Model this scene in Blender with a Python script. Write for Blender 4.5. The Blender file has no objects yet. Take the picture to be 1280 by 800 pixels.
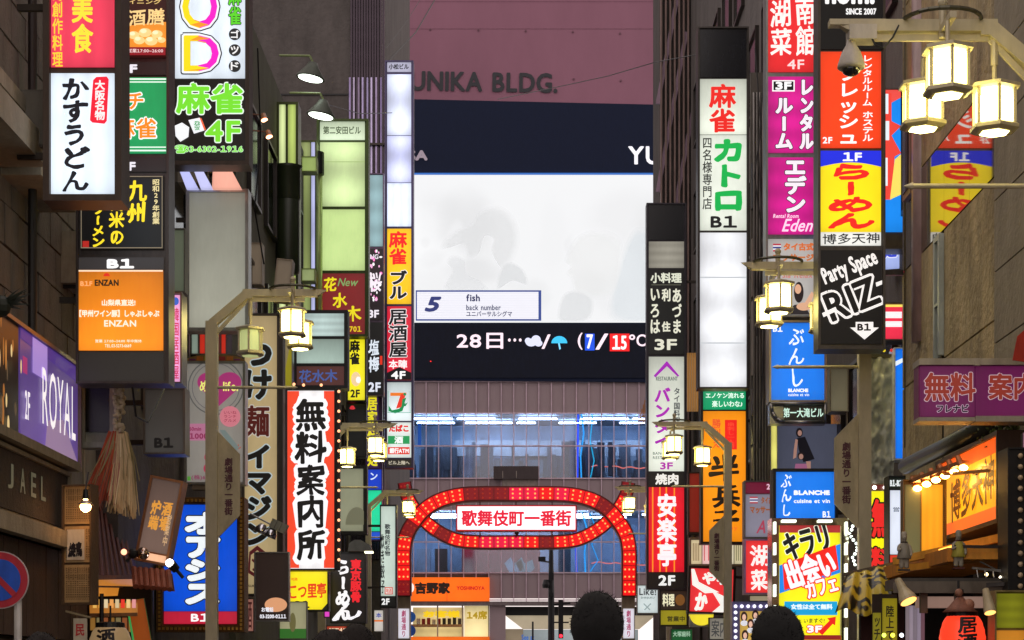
import bpy, math, random
from mathutils import Vector, Matrix, noise
random.seed(7)
SC = bpy.context.scene
COL = SC.collection
# ---------------------------------------------------------------- camera, world, exposure
FPX, HX, HY, CZ = 1280*70/36, 645.0, 850.0, 1.45
cam = bpy.data.objects.new('camera', bpy.data.cameras.new('camera'))
COL.objects.link(cam); SC.camera = cam
cam.location = (0, 0, CZ); cam.rotation_euler = (math.pi/2, 0, 0)
cam.data.lens = 70; cam.data.sensor_width = 36
cam.data.shift_x = -(HX-640)/1280; cam.data.shift_y = (HY-400)/1280
cam.data.clip_end = 3000
world = bpy.data.worlds.new('World'); SC.world = world; world.use_nodes = True
bg = world.node_tree.nodes['Background']
bg.inputs[0].default_value = (.57, .50, .48, 1)      # city glow of an overcast night sky
bg.inputs[1].default_value = 2.15
SC.view_settings.view_transform = 'Standard'; SC.view_settings.look = 'None'
SC.view_settings.exposure = 0; SC.view_settings.gamma = 1
SC.cycles.max_bounces = 6; SC.cycles.transparent_max_bounces = 16

def P(px, py, D):
    return Vector(((px-HX)*D/FPX, D, (HY-py)*D/FPX+CZ))
# ---------------------------------------------------------------- materials
def lin(c):
    if isinstance(c, str):
        c = c.lstrip('#'); c = c if len(c) == 6 else ''.join(q*2 for q in c); c = [int(c[i:i+2], 16)/255 for i in (0, 2, 4)]
    return tuple((x/12.92 if x <= .04045 else ((x+.055)/1.055)**2.4) for x in c[:3])
MC = {}
def nodes(name):
    m = bpy.data.materials.new(name); m.use_nodes = True
    nt = m.node_tree
    return m, nt, nt.nodes['Principled BSDF']
def paint(c, rough=.5, metal=0, bump=0, scale=8, var=.25, coat=0):
    """painted / mineral / metal surface with grime variation"""
    k = ('p', c, rough, metal, bump, scale, var, coat)
    if k in MC: return MC[k]
    m, nt, b = nodes('surface'); N = nt.nodes; L = nt.links
    tc = N.new('ShaderNodeTexCoord')
    n1 = N.new('ShaderNodeTexNoise'); n1.inputs['Scale'].default_value = scale; n1.inputs['Detail'].default_value = 8
    n1.inputs['Roughness'].default_value = .65
    mp = N.new('ShaderNodeMapping'); mp.inputs['Scale'].default_value = (1, 1, .35)
    L.new(tc.outputs['Object'], mp.inputs[0]); L.new(mp.outputs[0], n1.inputs['Vector'])
    cr = N.new('ShaderNodeMapRange'); cr.inputs[1].default_value = .3; cr.inputs[2].default_value = .7
    cr.inputs[3].default_value = 1-var; cr.inputs[4].default_value = 1+var
    L.new(n1.outputs[0], cr.inputs[0])
    mx = N.new('ShaderNodeVectorMath'); mx.operation = 'SCALE'
    mx.inputs[0].default_value = lin(c); L.new(cr.outputs[0], mx.inputs['Scale'])
    L.new(mx.outputs[0], b.inputs['Base Color'])
    b.inputs['Roughness'].default_value = rough; b.inputs['Metallic'].default_value = metal
    b.inputs['Coat Weight'].default_value = coat
    if bump:
        n2 = N.new('ShaderNodeTexNoise'); n2.inputs['Scale'].default_value = scale*5; n2.inputs['Detail'].default_value = 6
        L.new(tc.outputs['Object'], n2.inputs['Vector'])
        bp = N.new('ShaderNodeBump'); bp.inputs['Strength'].default_value = bump; bp.inputs['Distance'].default_value = .03
        L.new(n2.outputs[0], bp.inputs['Height']); L.new(bp.outputs[0], b.inputs['Normal'])
    MC[k] = m; return m
def lit(c, e=1.0, style=0, rough=.35, sample=True):
    """backlit acrylic, or glow put into unlit walls, boxes and timber: style 0 even, 1 soft vertical tubes, 2 patchy stacked tubes"""
    k = ('l', c, e, style, sample)
    if k in MC: return MC[k]
    m, nt, b = nodes('backlit_or_glow'); N = nt.nodes; L = nt.links
    col = lin(c)
    b.inputs['Base Color'].default_value = tuple(x*.35 for x in col)+(1,)
    b.inputs['Roughness'].default_value = rough
    b.inputs['Emission Color'].default_value = col+(1,)
    tc = N.new('ShaderNodeTexCoord'); sx = N.new('ShaderNodeSeparateXYZ'); L.new(tc.outputs['Generated'], sx.inputs[0])
    def mt(op, a, b2=None, c2=None):
        n = N.new('ShaderNodeMath'); n.operation = op
        for i, v in enumerate((a, b2, c2)):
            if v is None: continue
            if hasattr(v, 'links') or hasattr(v, 'is_linked'): L.new(v, n.inputs[i])
            else: n.inputs[i].default_value = v
        return n.outputs[0]
    def edge(o, p=4, amt=.3):
        d = mt('ABSOLUTE', mt('SUBTRACT', o, .5)); d = mt('MULTIPLY', d, 2)
        return mt('SUBTRACT', 1, mt('MULTIPLY', mt('POWER', d, p), amt))
    f = mt('MULTIPLY', edge(sx.outputs[0], 4, .2), edge(sx.outputs[2], 8, .22))
    nz = N.new('ShaderNodeTexNoise'); nz.inputs['Scale'].default_value = 2.2; nz.inputs['Detail'].default_value = 3
    L.new(tc.outputs['Object'], nz.inputs['Vector'])
    f = mt('MULTIPLY', f, mt('MULTIPLY_ADD', nz.outputs[0], .35, .83))
    mpg = N.new('ShaderNodeMapping'); mpg.inputs['Scale'].default_value = (1, 1, .18); L.new(tc.outputs['Object'], mpg.inputs[0])
    ng = N.new('ShaderNodeTexNoise'); ng.inputs['Scale'].default_value = 26; ng.inputs['Detail'].default_value = 5; ng.inputs['Roughness'].default_value = .75; L.new(mpg.outputs[0], ng.inputs['Vector'])
    f = mt('MULTIPLY', f, mt('MULTIPLY_ADD', ng.outputs[0], .26, .87))
    if style == 1:
        s = mt('SINE', mt('MULTIPLY', sx.outputs[0], 2*math.pi*3))
        f = mt('MULTIPLY', f, mt('MULTIPLY_ADD', s, .07, .97))
    if style == 2:
        s = mt('ABSOLUTE', mt('SUBTRACT', sx.outputs[0], .55)); s = mt('SUBTRACT', 1, mt('MULTIPLY', s, .45))
        z = mt('SINE', mt('MULTIPLY', sx.outputs[2], 2*math.pi*3.2)); z = mt('MULTIPLY_ADD', z, .13, .95)
        f = mt('MULTIPLY', f, mt('MULTIPLY', s, z))
    if style == 5:
        s = mt('ABSOLUTE', mt('SUBTRACT', sx.outputs[0], .55)); s = mt('SUBTRACT', 1, mt('MULTIPLY', s, .8))
        z = mt('SINE', mt('MULTIPLY', sx.outputs[2], 2*math.pi*1.3)); z = mt('MULTIPLY_ADD', z, .25, .9)
        f = mt('MULTIPLY', f, mt('MULTIPLY', s, z))
    if style == 3:   # one glowing tube low in the box
        z = mt('SUBTRACT', 1.25, mt('MULTIPLY', sx.outputs[2], .6)); f = mt('MULTIPLY', f, z)
    L.new(mt('MULTIPLY', f, e), b.inputs['Emission Strength'])
    if not sample: m.cycles.emission_sampling = 'NONE'
    MC[k] = m; return m
def ink(c, e=.95):
    """translucent film / lettering on a backlit face"""
    k = ('i', c, e)
    if k in MC: return MC[k]
    m, nt, b = nodes('print_film'); col = lin(c)
    b.inputs['Base Color'].default_value = tuple(x*.5 for x in col)+(1,); b.inputs['Roughness'].default_value = .5
    b.inputs['Emission Color'].default_value = col+(1,); b.inputs['Emission Strength'].default_value = e
    m.cycles.emission_sampling = 'NONE'
    MC[k] = m; return m
def glow(c, e):
    k = ('g', c, e)
    if k in MC: return MC[k]
    m, nt, b = nodes('lamp_glow'); col = lin(c)
    b.inputs['Base Color'].default_value = col+(1,)
    b.inputs['Emission Color'].default_value = col+(1,); b.inputs['Emission Strength'].default_value = e
    MC[k] = m; return m
def glass(c='#8fa0b0', a=.75):
    k = ('gl', c, a)
    if k in MC: return MC[k]
    m = bpy.data.materials.new('window_glass'); m.use_nodes = True; nt = m.node_tree; N = nt.nodes; L = nt.links
    N.remove(N['Principled BSDF']); o = N['Material Output']
    t = N.new('ShaderNodeBsdfTransparent'); t.inputs[0].default_value = lin(c)+(1,)
    g = N.new('ShaderNodeBsdfGlossy'); g.inputs['Roughness'].default_value = .04
    mx = N.new('ShaderNodeMixShader'); mx.inputs[0].default_value = 1-a
    L.new(t.outputs[0], mx.inputs[1]); L.new(g.outputs[0], mx.inputs[2]); L.new(mx.outputs[0], o.inputs[0])
    MC[k] = m; return m
DARK = '#2b2724'; STEEL = '#8a8784'
frame_dark = paint('#3a332d', .38, .5); steel = paint('#9a9894', .3, .85); lampgreen = paint('#c2b798', .42, .15, var=.15)
black = paint('#101012', .5); black_matte = paint('#121214', .9)
# ---------------------------------------------------------------- mesh builder
class MB:
    def __init__(s): s.v = []; s.f = []; s.smooth = False
    def add(s, vs, fs):
        o = len(s.v); s.v += [tuple(v) for v in vs]; s.f += [tuple(i+o for i in f) for f in fs]; return s
    def box(s, x0, x1, y0, y1, z0, z1):
        vs = [(x, y, z) for z in (z0, z1) for y in (y0, y1) for x in (x0, x1)]
        return s.add(vs, [(0,2,3,1),(4,5,7,6),(0,1,5,4),(2,6,7,3),(0,4,6,2),(1,3,7,5)])
    def tube(s, p0, p1, r0, r1=None, n=8, cap=True):
        p0 = Vector(p0); p1 = Vector(p1); r1 = r0 if r1 is None else r1
        d = (p1-p0).normalized(); a = d.orthogonal().normalized(); b = d.cross(a)
        vs = []
        for p, r in ((p0, r0), (p1, r1)):
            for i in range(n):
                t = 2*math.pi*i/n; vs.append(p+a*math.cos(t)*r+b*math.sin(t)*r)
        fs = [(i, (i+1) % n, n+(i+1) % n, n+i) for i in range(n)]
        if cap: fs += [tuple(range(n))[::-1], tuple(range(n, 2*n))]
        return s.add(vs, fs)
    def path(s, pts, r, n=6):
        for a, b in zip(pts, pts[1:]): s.tube(a, b, r, r, n)
        return s
    def beam(s, p0, p1, w, h, up=(0, 0, 1)):
        p0 = Vector(p0); p1 = Vector(p1); d = (p1-p0).normalized(); u = Vector(up); sd = d.cross(u).normalized(); u = sd.cross(d)
        vs = [p+sd*w/2*i+u*h/2*j for p in (p0, p1) for i, j in ((-1,-1),(1,-1),(1,1),(-1,1))]
        return s.add(vs, [(3,2,1,0),(4,5,6,7),(0,1,5,4),(1,2,6,5),(2,3,7,6),(3,0,4,7)])
    def lathe(s, prof, c=(0, 0, 0), n=16, ax='z', off=0):
        vs = []
        for r, h in prof:
            for i in range(n):
                t = 2*math.pi*i/n+off
                if ax == 'z': vs.append((c[0]+r*math.cos(t), c[1]+r*math.sin(t), c[2]+h))
                elif ax == 'y': vs.append((c[0]+r*math.cos(t), c[1]+h, c[2]+r*math.sin(t)))
                else: vs.append((c[0]+h, c[1]+r*math.cos(t), c[2]+r*math.sin(t)))
        fs = []
        for j in range(len(prof)-1):
            for i in range(n): fs.append((j*n+i, j*n+(i+1) % n, (j+1)*n+(i+1) % n, (j+1)*n+i))
        fs += [tuple(range(n))[::-1], tuple(range((len(prof)-1)*n, len(prof)*n))]
        return s.add(vs, fs)
    def ball(s, c, r, n=10, m=6, sq=(1, 1, 1)):
        prof = [(math.sin(math.pi*(j+.02)/(m+.04)), -math.cos(math.pi*(j+.02)/(m+.04))) for j in range(m+1)]
        k = MB().lathe([(max(a, .02), h) for a, h in prof], (0, 0, 0), n)
        return s.add([(c[0]+x*r*sq[0], c[1]+y*r*sq[1], c[2]+z*r*sq[2]) for x, y, z in k.v], k.f)
    def prism(s, pts, y0, y1):
        """outline in x,z extruded from y0 to y1"""
        n = len(pts); vs = [(x, y0, z) for x, z in pts]+[(x, y1, z) for x, z in pts]
        fs = [tuple(range(n)), tuple(range(n, 2*n))[::-1]]+[(i, n+i, n+(i+1) % n, (i+1) % n) for i in range(n)]
        return s.add(vs, fs)
    def flat(s, pts, y=0):
        return s.add([(x, y, z) for x, z in pts], [tuple(range(len(pts)))])
    def build(s, name, mat, parent=None, smooth=False, loc=None, kind=None, label=None):
        me = bpy.data.meshes.new(name); me.from_pydata(s.v, [], s.f)
        me.materials.append(mat)
        if smooth or s.smooth: me.shade_smooth()
        o = bpy.data.objects.new(name, me); COL.objects.link(o)
        if parent is not None: o.parent = parent
        if loc is not None: o.location = loc
        if kind: o['kind'] = kind
        if label: o['label'] = label
        return o
def tag(o, label=None, cat=None, group=None, kind=None):
    if label: o['label'] = label
    if cat: o['category'] = cat
    if group: o['group'] = group
    if kind: o['kind'] = kind
    return o
def empty(name, loc, label, cat, group=None, rz=0):
    o = bpy.data.objects.new(name, None); COL.objects.link(o); o.empty_display_size = .2
    o.location = loc; o.rotation_euler = (0, 0, rz)
    return tag(o, label, cat, group)
def part_at(o, loc):
    """move a part's origin to loc (in its parent's space) keeping its shape in place"""
    o.data.transform(Matrix.Translation(-Vector(loc))); o.location = loc; return o
# ---------------------------------------------------------------- lettering
TC = bpy.data.curves.new('glyph_source', 'FONT'); TC.resolution_u = 3
TO = bpy.data.objects.new('glyph_source', TC); COL.objects.link(TO)
GC = {}
def glyph(ch):
    if ch in GC: return GC[ch]
    TC.body = ch; bpy.context.view_layer.update()
    ev = TO.evaluated_get(bpy.context.evaluated_depsgraph_get()); me = ev.to_mesh()
    v = [(p.co.x, p.co.y) for p in me.vertices]; f = [tuple(p.vertices) for p in me.polygons]
    cnt = {}
    for q in f:
        for a, b in zip(q, q[1:]+q[:1]): k = (min(a, b), max(a, b)); cnt[k] = cnt.get(k, 0)+1
    e = [k for k, n in cnt.items() if n == 1]
    ev.to_mesh_clear()
    GC[ch] = (v, f, e); return GC[ch]
def text_mb(s, x0, z0, x1, z1, bold=0, v=0, brush=0, shear=0, rot=0, y=0, keep=0):
    """lay the string out, fit it to the box, thicken the strokes by `bold` metres"""
    G = []; cx = 0; cy = 0; s = s.replace('1', '１')
    lines = s.split('|')
    for li, line in enumerate(lines):
        cx = 0; cy = 0
        for ch in line:
            gv, gf, ge = glyph(ch) if ch not in ' 　' else ([], [], [])
            if not gv:
                cx += .35; cy -= .5 if v else 0; continue
            mnx = min(a for a, b in gv); mxx = max(a for a, b in gv); mny = min(b for a, b in gv); mxy = max(b for a, b in gv)
            cjk = ord(ch) > 0x2000 and ch != '１'
            if ch == '１': gv = [((a-mnx)*1.1+.05, b*.96) for a, b in gv]; mxx = (mxx-mnx)*1.1+.05; mnx = .05
            if v:
                if ch in 'ー-～（）()': gv = [(.5+(b-(mny+mxy)/2), .35-(a-(mnx+mxx)/2)*.9) for a, b in gv]
                elif not cjk: gv = [(a-(mnx+mxx)/2+.5, b) for a, b in gv]
                pts = [(a-li*1.1, b+cy) for a, b in gv]; cy -= 1.0
            else:
                pts = [(a+cx, b-li*1.1) for a, b in gv]; cx += 1.0 if cjk else mxx+.07
            G.append((pts, gf, ge))
    allp = [p for g in G for p in g[0]]
    if not allp: return MB()
    if shear: G = [([(a+b*shear, b) for a, b in p], f, e) for p, f, e in G]; allp = [p for g in G for p in g[0]]
    ax, bx = min(p[0] for p in allp), max(p[0] for p in allp); az, bz = min(p[1] for p in allp), max(p[1] for p in allp)
    x0 += bold; x1 -= bold; z0 += bold; z1 -= bold
    kx = (x1-x0)/max(bx-ax, 1e-6); kz = (z1-z0)/max(bz-az, 1e-6)
    mid = ((x0+x1)/2, (z0+z1)/2); R = math.radians(rot); cr, sr = math.cos(R), math.sin(R)
    h = (z1-z0)/max(1, (len(s) if v else 1)); mb = MB(); seed = random.random()*50
    for pts, f, e in G:
        q = []
        for a, b in pts:
            X = x0+(a-ax)*kx; Z = z0+(b-az)*kz
            if brush:
                n = noise.noise_vector(Vector((X/h*1.6, seed, Z/h*1.6))); m = noise.noise_vector(Vector((X/h*6, seed+9, Z/h*6)))
                X += n.x*h*.09*brush+m.x*h*.02*brush; Z += n.z*h*.09*brush+m.z*h*.02*brush+ (X-mid[0])*.06*brush
            if rot: X, Z = mid[0]+(X-mid[0])*cr-(Z-mid[1])*sr, mid[1]+(X-mid[0])*sr+(Z-mid[1])*cr
            q.append((X, Z))
        mb.add([(X, y, Z) for X, Z in q], f)
        if bold > 0:
            for a, b in e:
                pa, pb = Vector(q[a]), Vector(q[b]); d = pb-pa
                if d.length < 1e-7: continue
                wa = wb = bold
                if brush:
                    wa *= max(.3, 1+1.1*brush*noise.noise(Vector((pa.x/h*2.5, pa.y/h*2.5, seed)))); wb *= max(.3, 1+1.1*brush*noise.noise(Vector((pb.x/h*2.5, pb.y/h*2.5, seed))))
                n = Vector((-d.y, d.x)).normalized(); yy = y+.0002+random.random()*.0006
                c = [pa+n*wa, pa-n*wa, pb-n*wb, pb+n*wb]
                mb.add([(p.x, yy, p.y) for p in c], [(0, 1, 2, 3)])
                yy += .0008
                mb.add([(pa.x+wa*math.cos(t*math.pi/3), yy, pa.y+wa*math.sin(t*math.pi/3)) for t in range(6)], [(5,4,3,2,1,0)])
    return mb
# ---------------------------------------------------------------- signs
WL, WR, WR2 = -4.8, 4.6, 5.1
class Sign:
    """a sign laid out in photograph pixels of its own face, standing at distance D"""
    def __init__(s, name, label, D, x0, y0, x1, y1, depth=.28, frame=None, fw=3, group=None, rz=0, ry=0, bracket=True, cat='sign', body=True, k=None, loc=None):
        s.D = D; s.k = k or D/FPX; s.cx = (x0+x1)/2; s.by = y1; s.box = (x0, y0, x1, y1)
        L = loc if loc is not None else P(s.cx, y1, D)
        s.root = empty(name, L, label, cat, group); s.root.rotation_euler = (0, ry, rz)
        s.frame_mat = frame or frame_dark; s.cur = s.root; s.fw = fw; s.n = 0; s.bk = bracket and rz == 0 and body; s.depth = depth
        X0, X1, Z0, Z1 = s.x(x0), s.x(x1), 0, s.z(y0)
        w = fw*s.k
        if body:
            MB().box(X0+.004, X1-.004, .012, depth, Z0+.004, Z1-.004).build('housing', s.frame_mat, s.root)
        if fw:
            m = MB()
            m.box(X0, X0+w, -.05, depth+.01, Z0, Z1).box(X1-w, X1, -.05, depth+.01, Z0, Z1)
            m.box(X0+w, X1-w, -.047, depth+.008, Z0, Z0+w).box(X0+w, X1-w, -.047, depth+.008, Z1-w, Z1)
            m.build('frame', s.frame_mat, s.root)
        if bracket and rz == 0:
            left = L.x < 0; wx = WL if left else (WR if D < 23.6 else WR2)
            inn = X0 if left else X1; out = wx-L.x
            if (left and out < inn-.03) or (not left and out > inn+.03):
                for q in (.2, .8):
                    MB().box(min(out, inn), max(out, inn), depth/2-.03, depth/2+.03, Z1*q-.03, Z1*q+.03).build('bracket', frame_dark, s.root)
    def x(s, px): return (px-s.cx)*s.k
    def z(s, py): return (s.by-py)*s.k
    def panel(s, x0, y0, x1, y1, c, e=1.0, style=0, name='sign_panel', label=None, mat=None):
        X0, X1, Z0, Z1 = s.x(x0), s.x(x1), s.z(y1), s.z(y0)
        m = mat or (lit(c, e, style) if e else paint(c, .4, var=.12))
        o = MB().box(X0, X1, -.012-.0005*s.n, .008, Z0, Z1).build(name, m, s.root, label=label)
        if e and s.bk: MB().box(X0, X1, s.depth+.001, s.depth+.016, Z0, Z1).build('rear_panel', m, s.root)
        s.cur = part_at(o, ((X0+X1)/2, 0, (Z0+Z1)/2)); s.py = -.0125-.0005*s.n; s.n += 1; s.lay = 0
        return s
    def _put(s, mb, mat, name):
        o = mb.build(name, mat, s.cur)
        if s.cur is not s.root: o.location = -s.cur.location
        return o
    def lay_y(s, d=None):
        s.lay = getattr(s, 'lay', 0)+1
        return getattr(s, 'py', -.0125)-.0035-.0025*s.lay
    def T(s, t, x0, y0, x1, y1, c, b=0, o=None, ow=2, e=.95, name='lettering', **kw):
        """lettering in the pixel box; b stroke thickening and o outline colour/ow width, in pixels"""
        X0, X1, Z0, Z1 = s.x(x0), s.x(x1), s.z(y1), s.z(y0)
        st = random.getstate()
        if o:
            random.setstate(st); q = ow*s.k
            s._put(text_mb(t, X0-q, Z0-q, X1+q, Z1+q, (b*.62+ow*.85)*s.k, y=s.lay_y(), **kw), ink(o, e), 'lettering_outline')
        random.setstate(st)
        s._put(text_mb(t, X0, Z0, X1, Z1, b*.62*s.k, y=s.lay_y(), **kw), ink(c, e), name)
        return s
    def R(s, x0, y0, x1, y1, c, e=.95, name='stripe'):
        return s.poly([(x0, y0), (x1, y0), (x1, y1), (x0, y1)], c, e, name)
    def poly(s, pts, c, e=.95, name='printed_shape'):
        q = [(s.x(a), s.z(b)) for a, b in pts]
        A = sum(a[0]*b[1]-b[0]*a[1] for a, b in zip(q, q[1:]+q[:1]))
        if A < 0: q = q[::-1]
        s._put(MB().flat(q, s.lay_y()), ink(c, e), name); return s
    def ell(s, cx, cy, rx, ry, c, e=.95, name='printed_disc', n=28, a0=0, a1=360):
        return s.poly([(cx+rx*math.cos(math.radians(a0+(a1-a0)*i/n)), cy+ry*math.sin(math.radians(a0+(a1-a0)*i/n))) for i in range(n+(a1-a0 < 360))], c, e, name)
    def ring(s, cx, cy, r, w, c, e=.95, a0=0, a1=360, n=32, name='printed_ring'):
        y = s.lay_y(); m = MB()
        for i in range(n):
            t = [math.radians(a0+(a1-a0)*(i+j)/n) for j in (0, 1)]
            m.flat([(s.x(cx+q*math.cos(u)), s.z(cy+q*math.sin(u))) for q, u in ((r, t[0]), (r, t[1]), (r-w, t[1]), (r-w, t[0]))], y)
        s._put(m, ink(c, e), name); return s
    def bulbs(s, pts, r, c='#ffd9a8', e=6, name='bulb_string'):
        m = MB()
        for a, b in pts: m.ball((s.x(a), -.07, s.z(b)), r*s.k, 8, 5)
        m.build(name, glow(c, e), s.root, smooth=True, kind='stuff'); return s
def loopbulbs(x0, y0, x1, y1, step, sides='lrtb'):
    p = []
    ny = max(1, round((y1-y0)/step)); nx = max(1, round((x1-x0)/step))
    if 'l' in sides: p += [(x0, y0+(y1-y0)*i/ny) for i in range(ny+1)]
    if 'r' in sides: p += [(x1, y0+(y1-y0)*i/ny) for i in range(ny+1)]
    if 't' in sides: p += [(x0+(x1-x0)*i/nx, y0) for i in range(1, nx)]
    if 'b' in sides: p += [(x0+(x1-x0)*i/nx, y1) for i in range(1, nx)]
    return p
# ================================================================ SETTING
asphalt = paint('#3c3a3a', .85, bump=.4, scale=4); pave = paint('#6a6560', .8, bump=.2)
MB().box(-400, 400, -60, 700, -1.2, -.004).build('ground', paint('#34302e', .9), kind='structure')
MB().box(-3.1, 3.1, -10, 76, -.5, 0).build('street', asphalt, kind='structure')
MB().box(-60, 60, 76, 92, -.5, .001).build('avenue', asphalt, kind='structure')
for nm, a, b in (('left_pavement', -7, -3.1), ('right_pavement', 3.1, 7)):
    MB().box(a, b, -10, 75.5, -.4, .12).build('pavement', pave, kind='structure')
MB().box(-60, 60, 92, 99.9, -.4, .13).build('pavement', pave, kind='structure')
for i in range(14):
    MB().box(-4+i*.62, -3.65+i*.62, 78, 82, .002, .005).build('crossing_stripe', paint('#cfccc4', .7), kind='structure')

def building(label, x0, x1, y0, y1, h, mat, cat='building', name='building'):
    r = empty(name, ((x0+x1)/2, y0, 0), label, cat)
    MB().box(x0-r.location.x, x1-r.location.x, 0, y1-y0, 0, h).build('wall', mat, r); return r
conc = paint('#8f887e', .85, bump=.5, scale=1.6, var=.35); concd = paint('#56504e', .85, bump=.8, scale=1.5, var=.35)
# --- nearest left building: rough concrete with projecting slabs and stone blocks
b = building('rough grey concrete building at the far left with projecting floor slabs', -14, -5.15, 8, 24.4, 16, conc)
def loc(b, x0, x1, y0, y1, z0, z1, name, mat, **k): # world coordinate box as a part of b
    L = b.location; o = MB().box(x0-L.x, x1-L.x, y0-L.y, y1-L.y, z0-L.z, z1-L.z).build(name, mat, b, **k); return o
MB().box(0, 0, 0, 0, 0, 0)
loc(b, -5.15, -4.86, 12, 18.9, 8.2, 16, 'pier', paint('#9a8f80', .9, bump=.9, scale=3, var=.3))
beige = paint('#a59a84', .8, bump=.3, scale=3)
loc(b, -5.15, -4.62, 12, 19.6, 6.5, 6.78, 'floor_slab', beige); loc(b, -5.15, -4.75, 12, 20.2, 6.95, 7.1, 'floor_slab', beige)
loc(b, -5.15, -4.70, 19.7, 21.3, 6.45, 6.6, 'floor_slab', beige)
blk = paint('#706860', .8, bump=.5, scale=4, var=.3); bm = None
for j in range(9):
    for i in range(10):
        y0 = 18.7+i*.56+(j % 2)*.28
        if y0 > 23.6: continue
        z0 = 4.95+j*.42
        L = b.location
        if bm is None:
            o = MB().box(-.03, .03, 0, .54, 0, .40).build('stone_block', blk, b); bm = o.data
        else:
            o = bpy.data.objects.new('stone_block', bm); COL.objects.link(o); o.parent = b
        o.location = (-5.12-L.x+random.uniform(-.008, .008), y0-L.y, z0)
p = MB().tube((-4.93-b.location.x, 20.3-8, 4.8), (-4.93-b.location.x, 20.3-8, 9.2), .045, n=10).build('drain_pipe', paint('#221d1b', .5), b)
jb = empty('junction_box', P(36, 183, 19.3), 'grey metal junction box on the concrete wall left of the white udon sign', 'box')
MB().box(-.14, .16, 0, .25, 0, .55).build('housing', paint('#5d5952', .5, .3), jb); MB().box(-.12, .14, -.012, -.001, .02, .53).build('door', paint('#66625a', .45, .3), jb)
MB().tube((.14, .05, .55), (.14, .05, 1.6), .018).build('conduit', paint('#6a5a44', .5), jb)
# --- royal fascia boards on the left wall (face the street)
def wallboard(name, label, D0, D1, X, z0, z1, side=-1, depth=.25, frame=None, cat='sign', body=True):
    """board lying along the side wall; local px: 100 px = 1 m, x from the near end"""
    w = (D1-D0)*100; h = (z1-z0)*100
    yc = (D0+D1)/2
    s = Sign(name, label, 1, 0, 0, w, h, depth, frame, 4, rz=(math.pi/2 if side < 0 else -math.pi/2), bracket=False, cat=cat, k=.01, loc=Vector((X, yc, z0)), body=body)
    return s
s = wallboard('fascia_sign', 'glossy purple landscape sign with tall thin white letters beside a dark panel, far left', 17.6, 21.7, -4.78, 3.72, 4.88, frame=paint('#7d6a5c', .35, .6))
s.panel(4, 4, 148, 112, '#18120e', .5)
for i in range(22): s.ell(random.uniform(20, 140), random.uniform(10, 105), random.uniform(2, 5), random.uniform(4, 16), random.choice(['#d08840', '#f0d090', '#a86a30', '#5a4a38']), .8, name='bokeh_print')
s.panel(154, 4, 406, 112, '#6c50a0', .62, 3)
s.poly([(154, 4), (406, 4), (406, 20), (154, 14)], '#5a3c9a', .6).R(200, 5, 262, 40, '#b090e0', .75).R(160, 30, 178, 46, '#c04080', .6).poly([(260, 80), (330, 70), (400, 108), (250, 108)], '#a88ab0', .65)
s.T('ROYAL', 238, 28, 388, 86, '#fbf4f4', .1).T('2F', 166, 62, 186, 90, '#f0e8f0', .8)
s = wallboard('fascia_board', 'dark brown fascia with pale raised letters, under the purple sign at far left', 17.0, 21.3, -4.8, 2.82, 3.66, frame=paint('#8a7f6a', .6), body=True)
s.panel(4, 4, 426, 60, '#3a2f28', 0, mat=paint('#3c322a', .8, bump=.4))
L0 = 17.0
for ch, d in zip('JAEL', (18.75, 19.2, 19.62, 20.02)): s.T(ch, (d-L0)*100, 16, (d-L0)*100+20, 40, '#8a8a70', .8, e=.25)
MB().box(s.x(0), s.x(430), -.16, .2, 0, .17).build('ledge', paint('#9a8f7a', .7, bump=.3), s.root)
MB().box(s.x(0), s.x(440), -.12, .2, s.z(-3), s.z(-6)+.06).build('soffit', paint('#8f846c', .7), s.root)
# dark wooden wall under it
w = empty('wooden_wall', (-4.9, 17, 0), 'dark brown wall of upright boards below the fascia, far left', 'wall')
wd = paint('#4a372c', .7, bump=.4, scale=6, var=.3); bm = None
for i in range(17):
    for j, (z0, h) in enumerate(((0, 1.85), (1.88, .95))):
        o = MB().box(-.06+random.uniform(0, .012), .09+random.uniform(0, .012), i*.28, i*.28+.27, z0, z0+h-.02).build('board', wd, w)
# --- second left building (dark, windows), third, fourth
b = building('dark left building with framed windows behind the mahjong sign', -13, WL-.1, 24.5, 34, 12.4, concd)
winm = paint('#2f2a26', .35, .6)
def winrow(b, X, ys, w, zs, h, side, pane):
    L = b.location
    for y in ys:
        for z in zs:
            m = MB(); e = .06; xo = X-L.x; a, c = (xo, xo+.08) if side < 0 else (xo-.08, xo)
            for q in ((y, y+w, z, z+e), (y, y+w, z+h-e, z+h), (y, y+e, z+e, z+h-e), (y+w-e, y+w, z+e, z+h-e)): m.box(a, c, q[0]-L.y, q[1]-L.y, q[2], q[3])
            f = m.build('window', winm, b)
            MB().box(xo+(.02 if side < 0 else -.04), xo+(.04 if side < 0 else -.02), y+e-L.y, y+w-e-L.y, z+e, z+h-e).build('pane', pane, f)
dglass = paint('#20262a', .08, .2)
winrow(b, WL-.1, [26, 28, 30, 32], 1.4, [5, 7.6, 10.2], 1.6, -1, dglass)
loc(b, WL-.1, WL+.25, 28.6, 33.8, 8.6, 8.75, 'ledge', beige); loc(b, WL-.1, WL+.3, 30.5, 33.9, 10.6, 10.8, 'ledge', paint('#6a625a', .6))
b = building('left building of concrete lit yellow-green by its signs', -13, WL, 34.1, 57.8, 13.4, paint('#5a5a48', .8, bump=.3, scale=2))
winrow(b, WL, [35.5+i*2.4 for i in range(9)], 1.5, [4.5, 7.3, 10.1], 1.7, -1, dglass)
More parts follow.
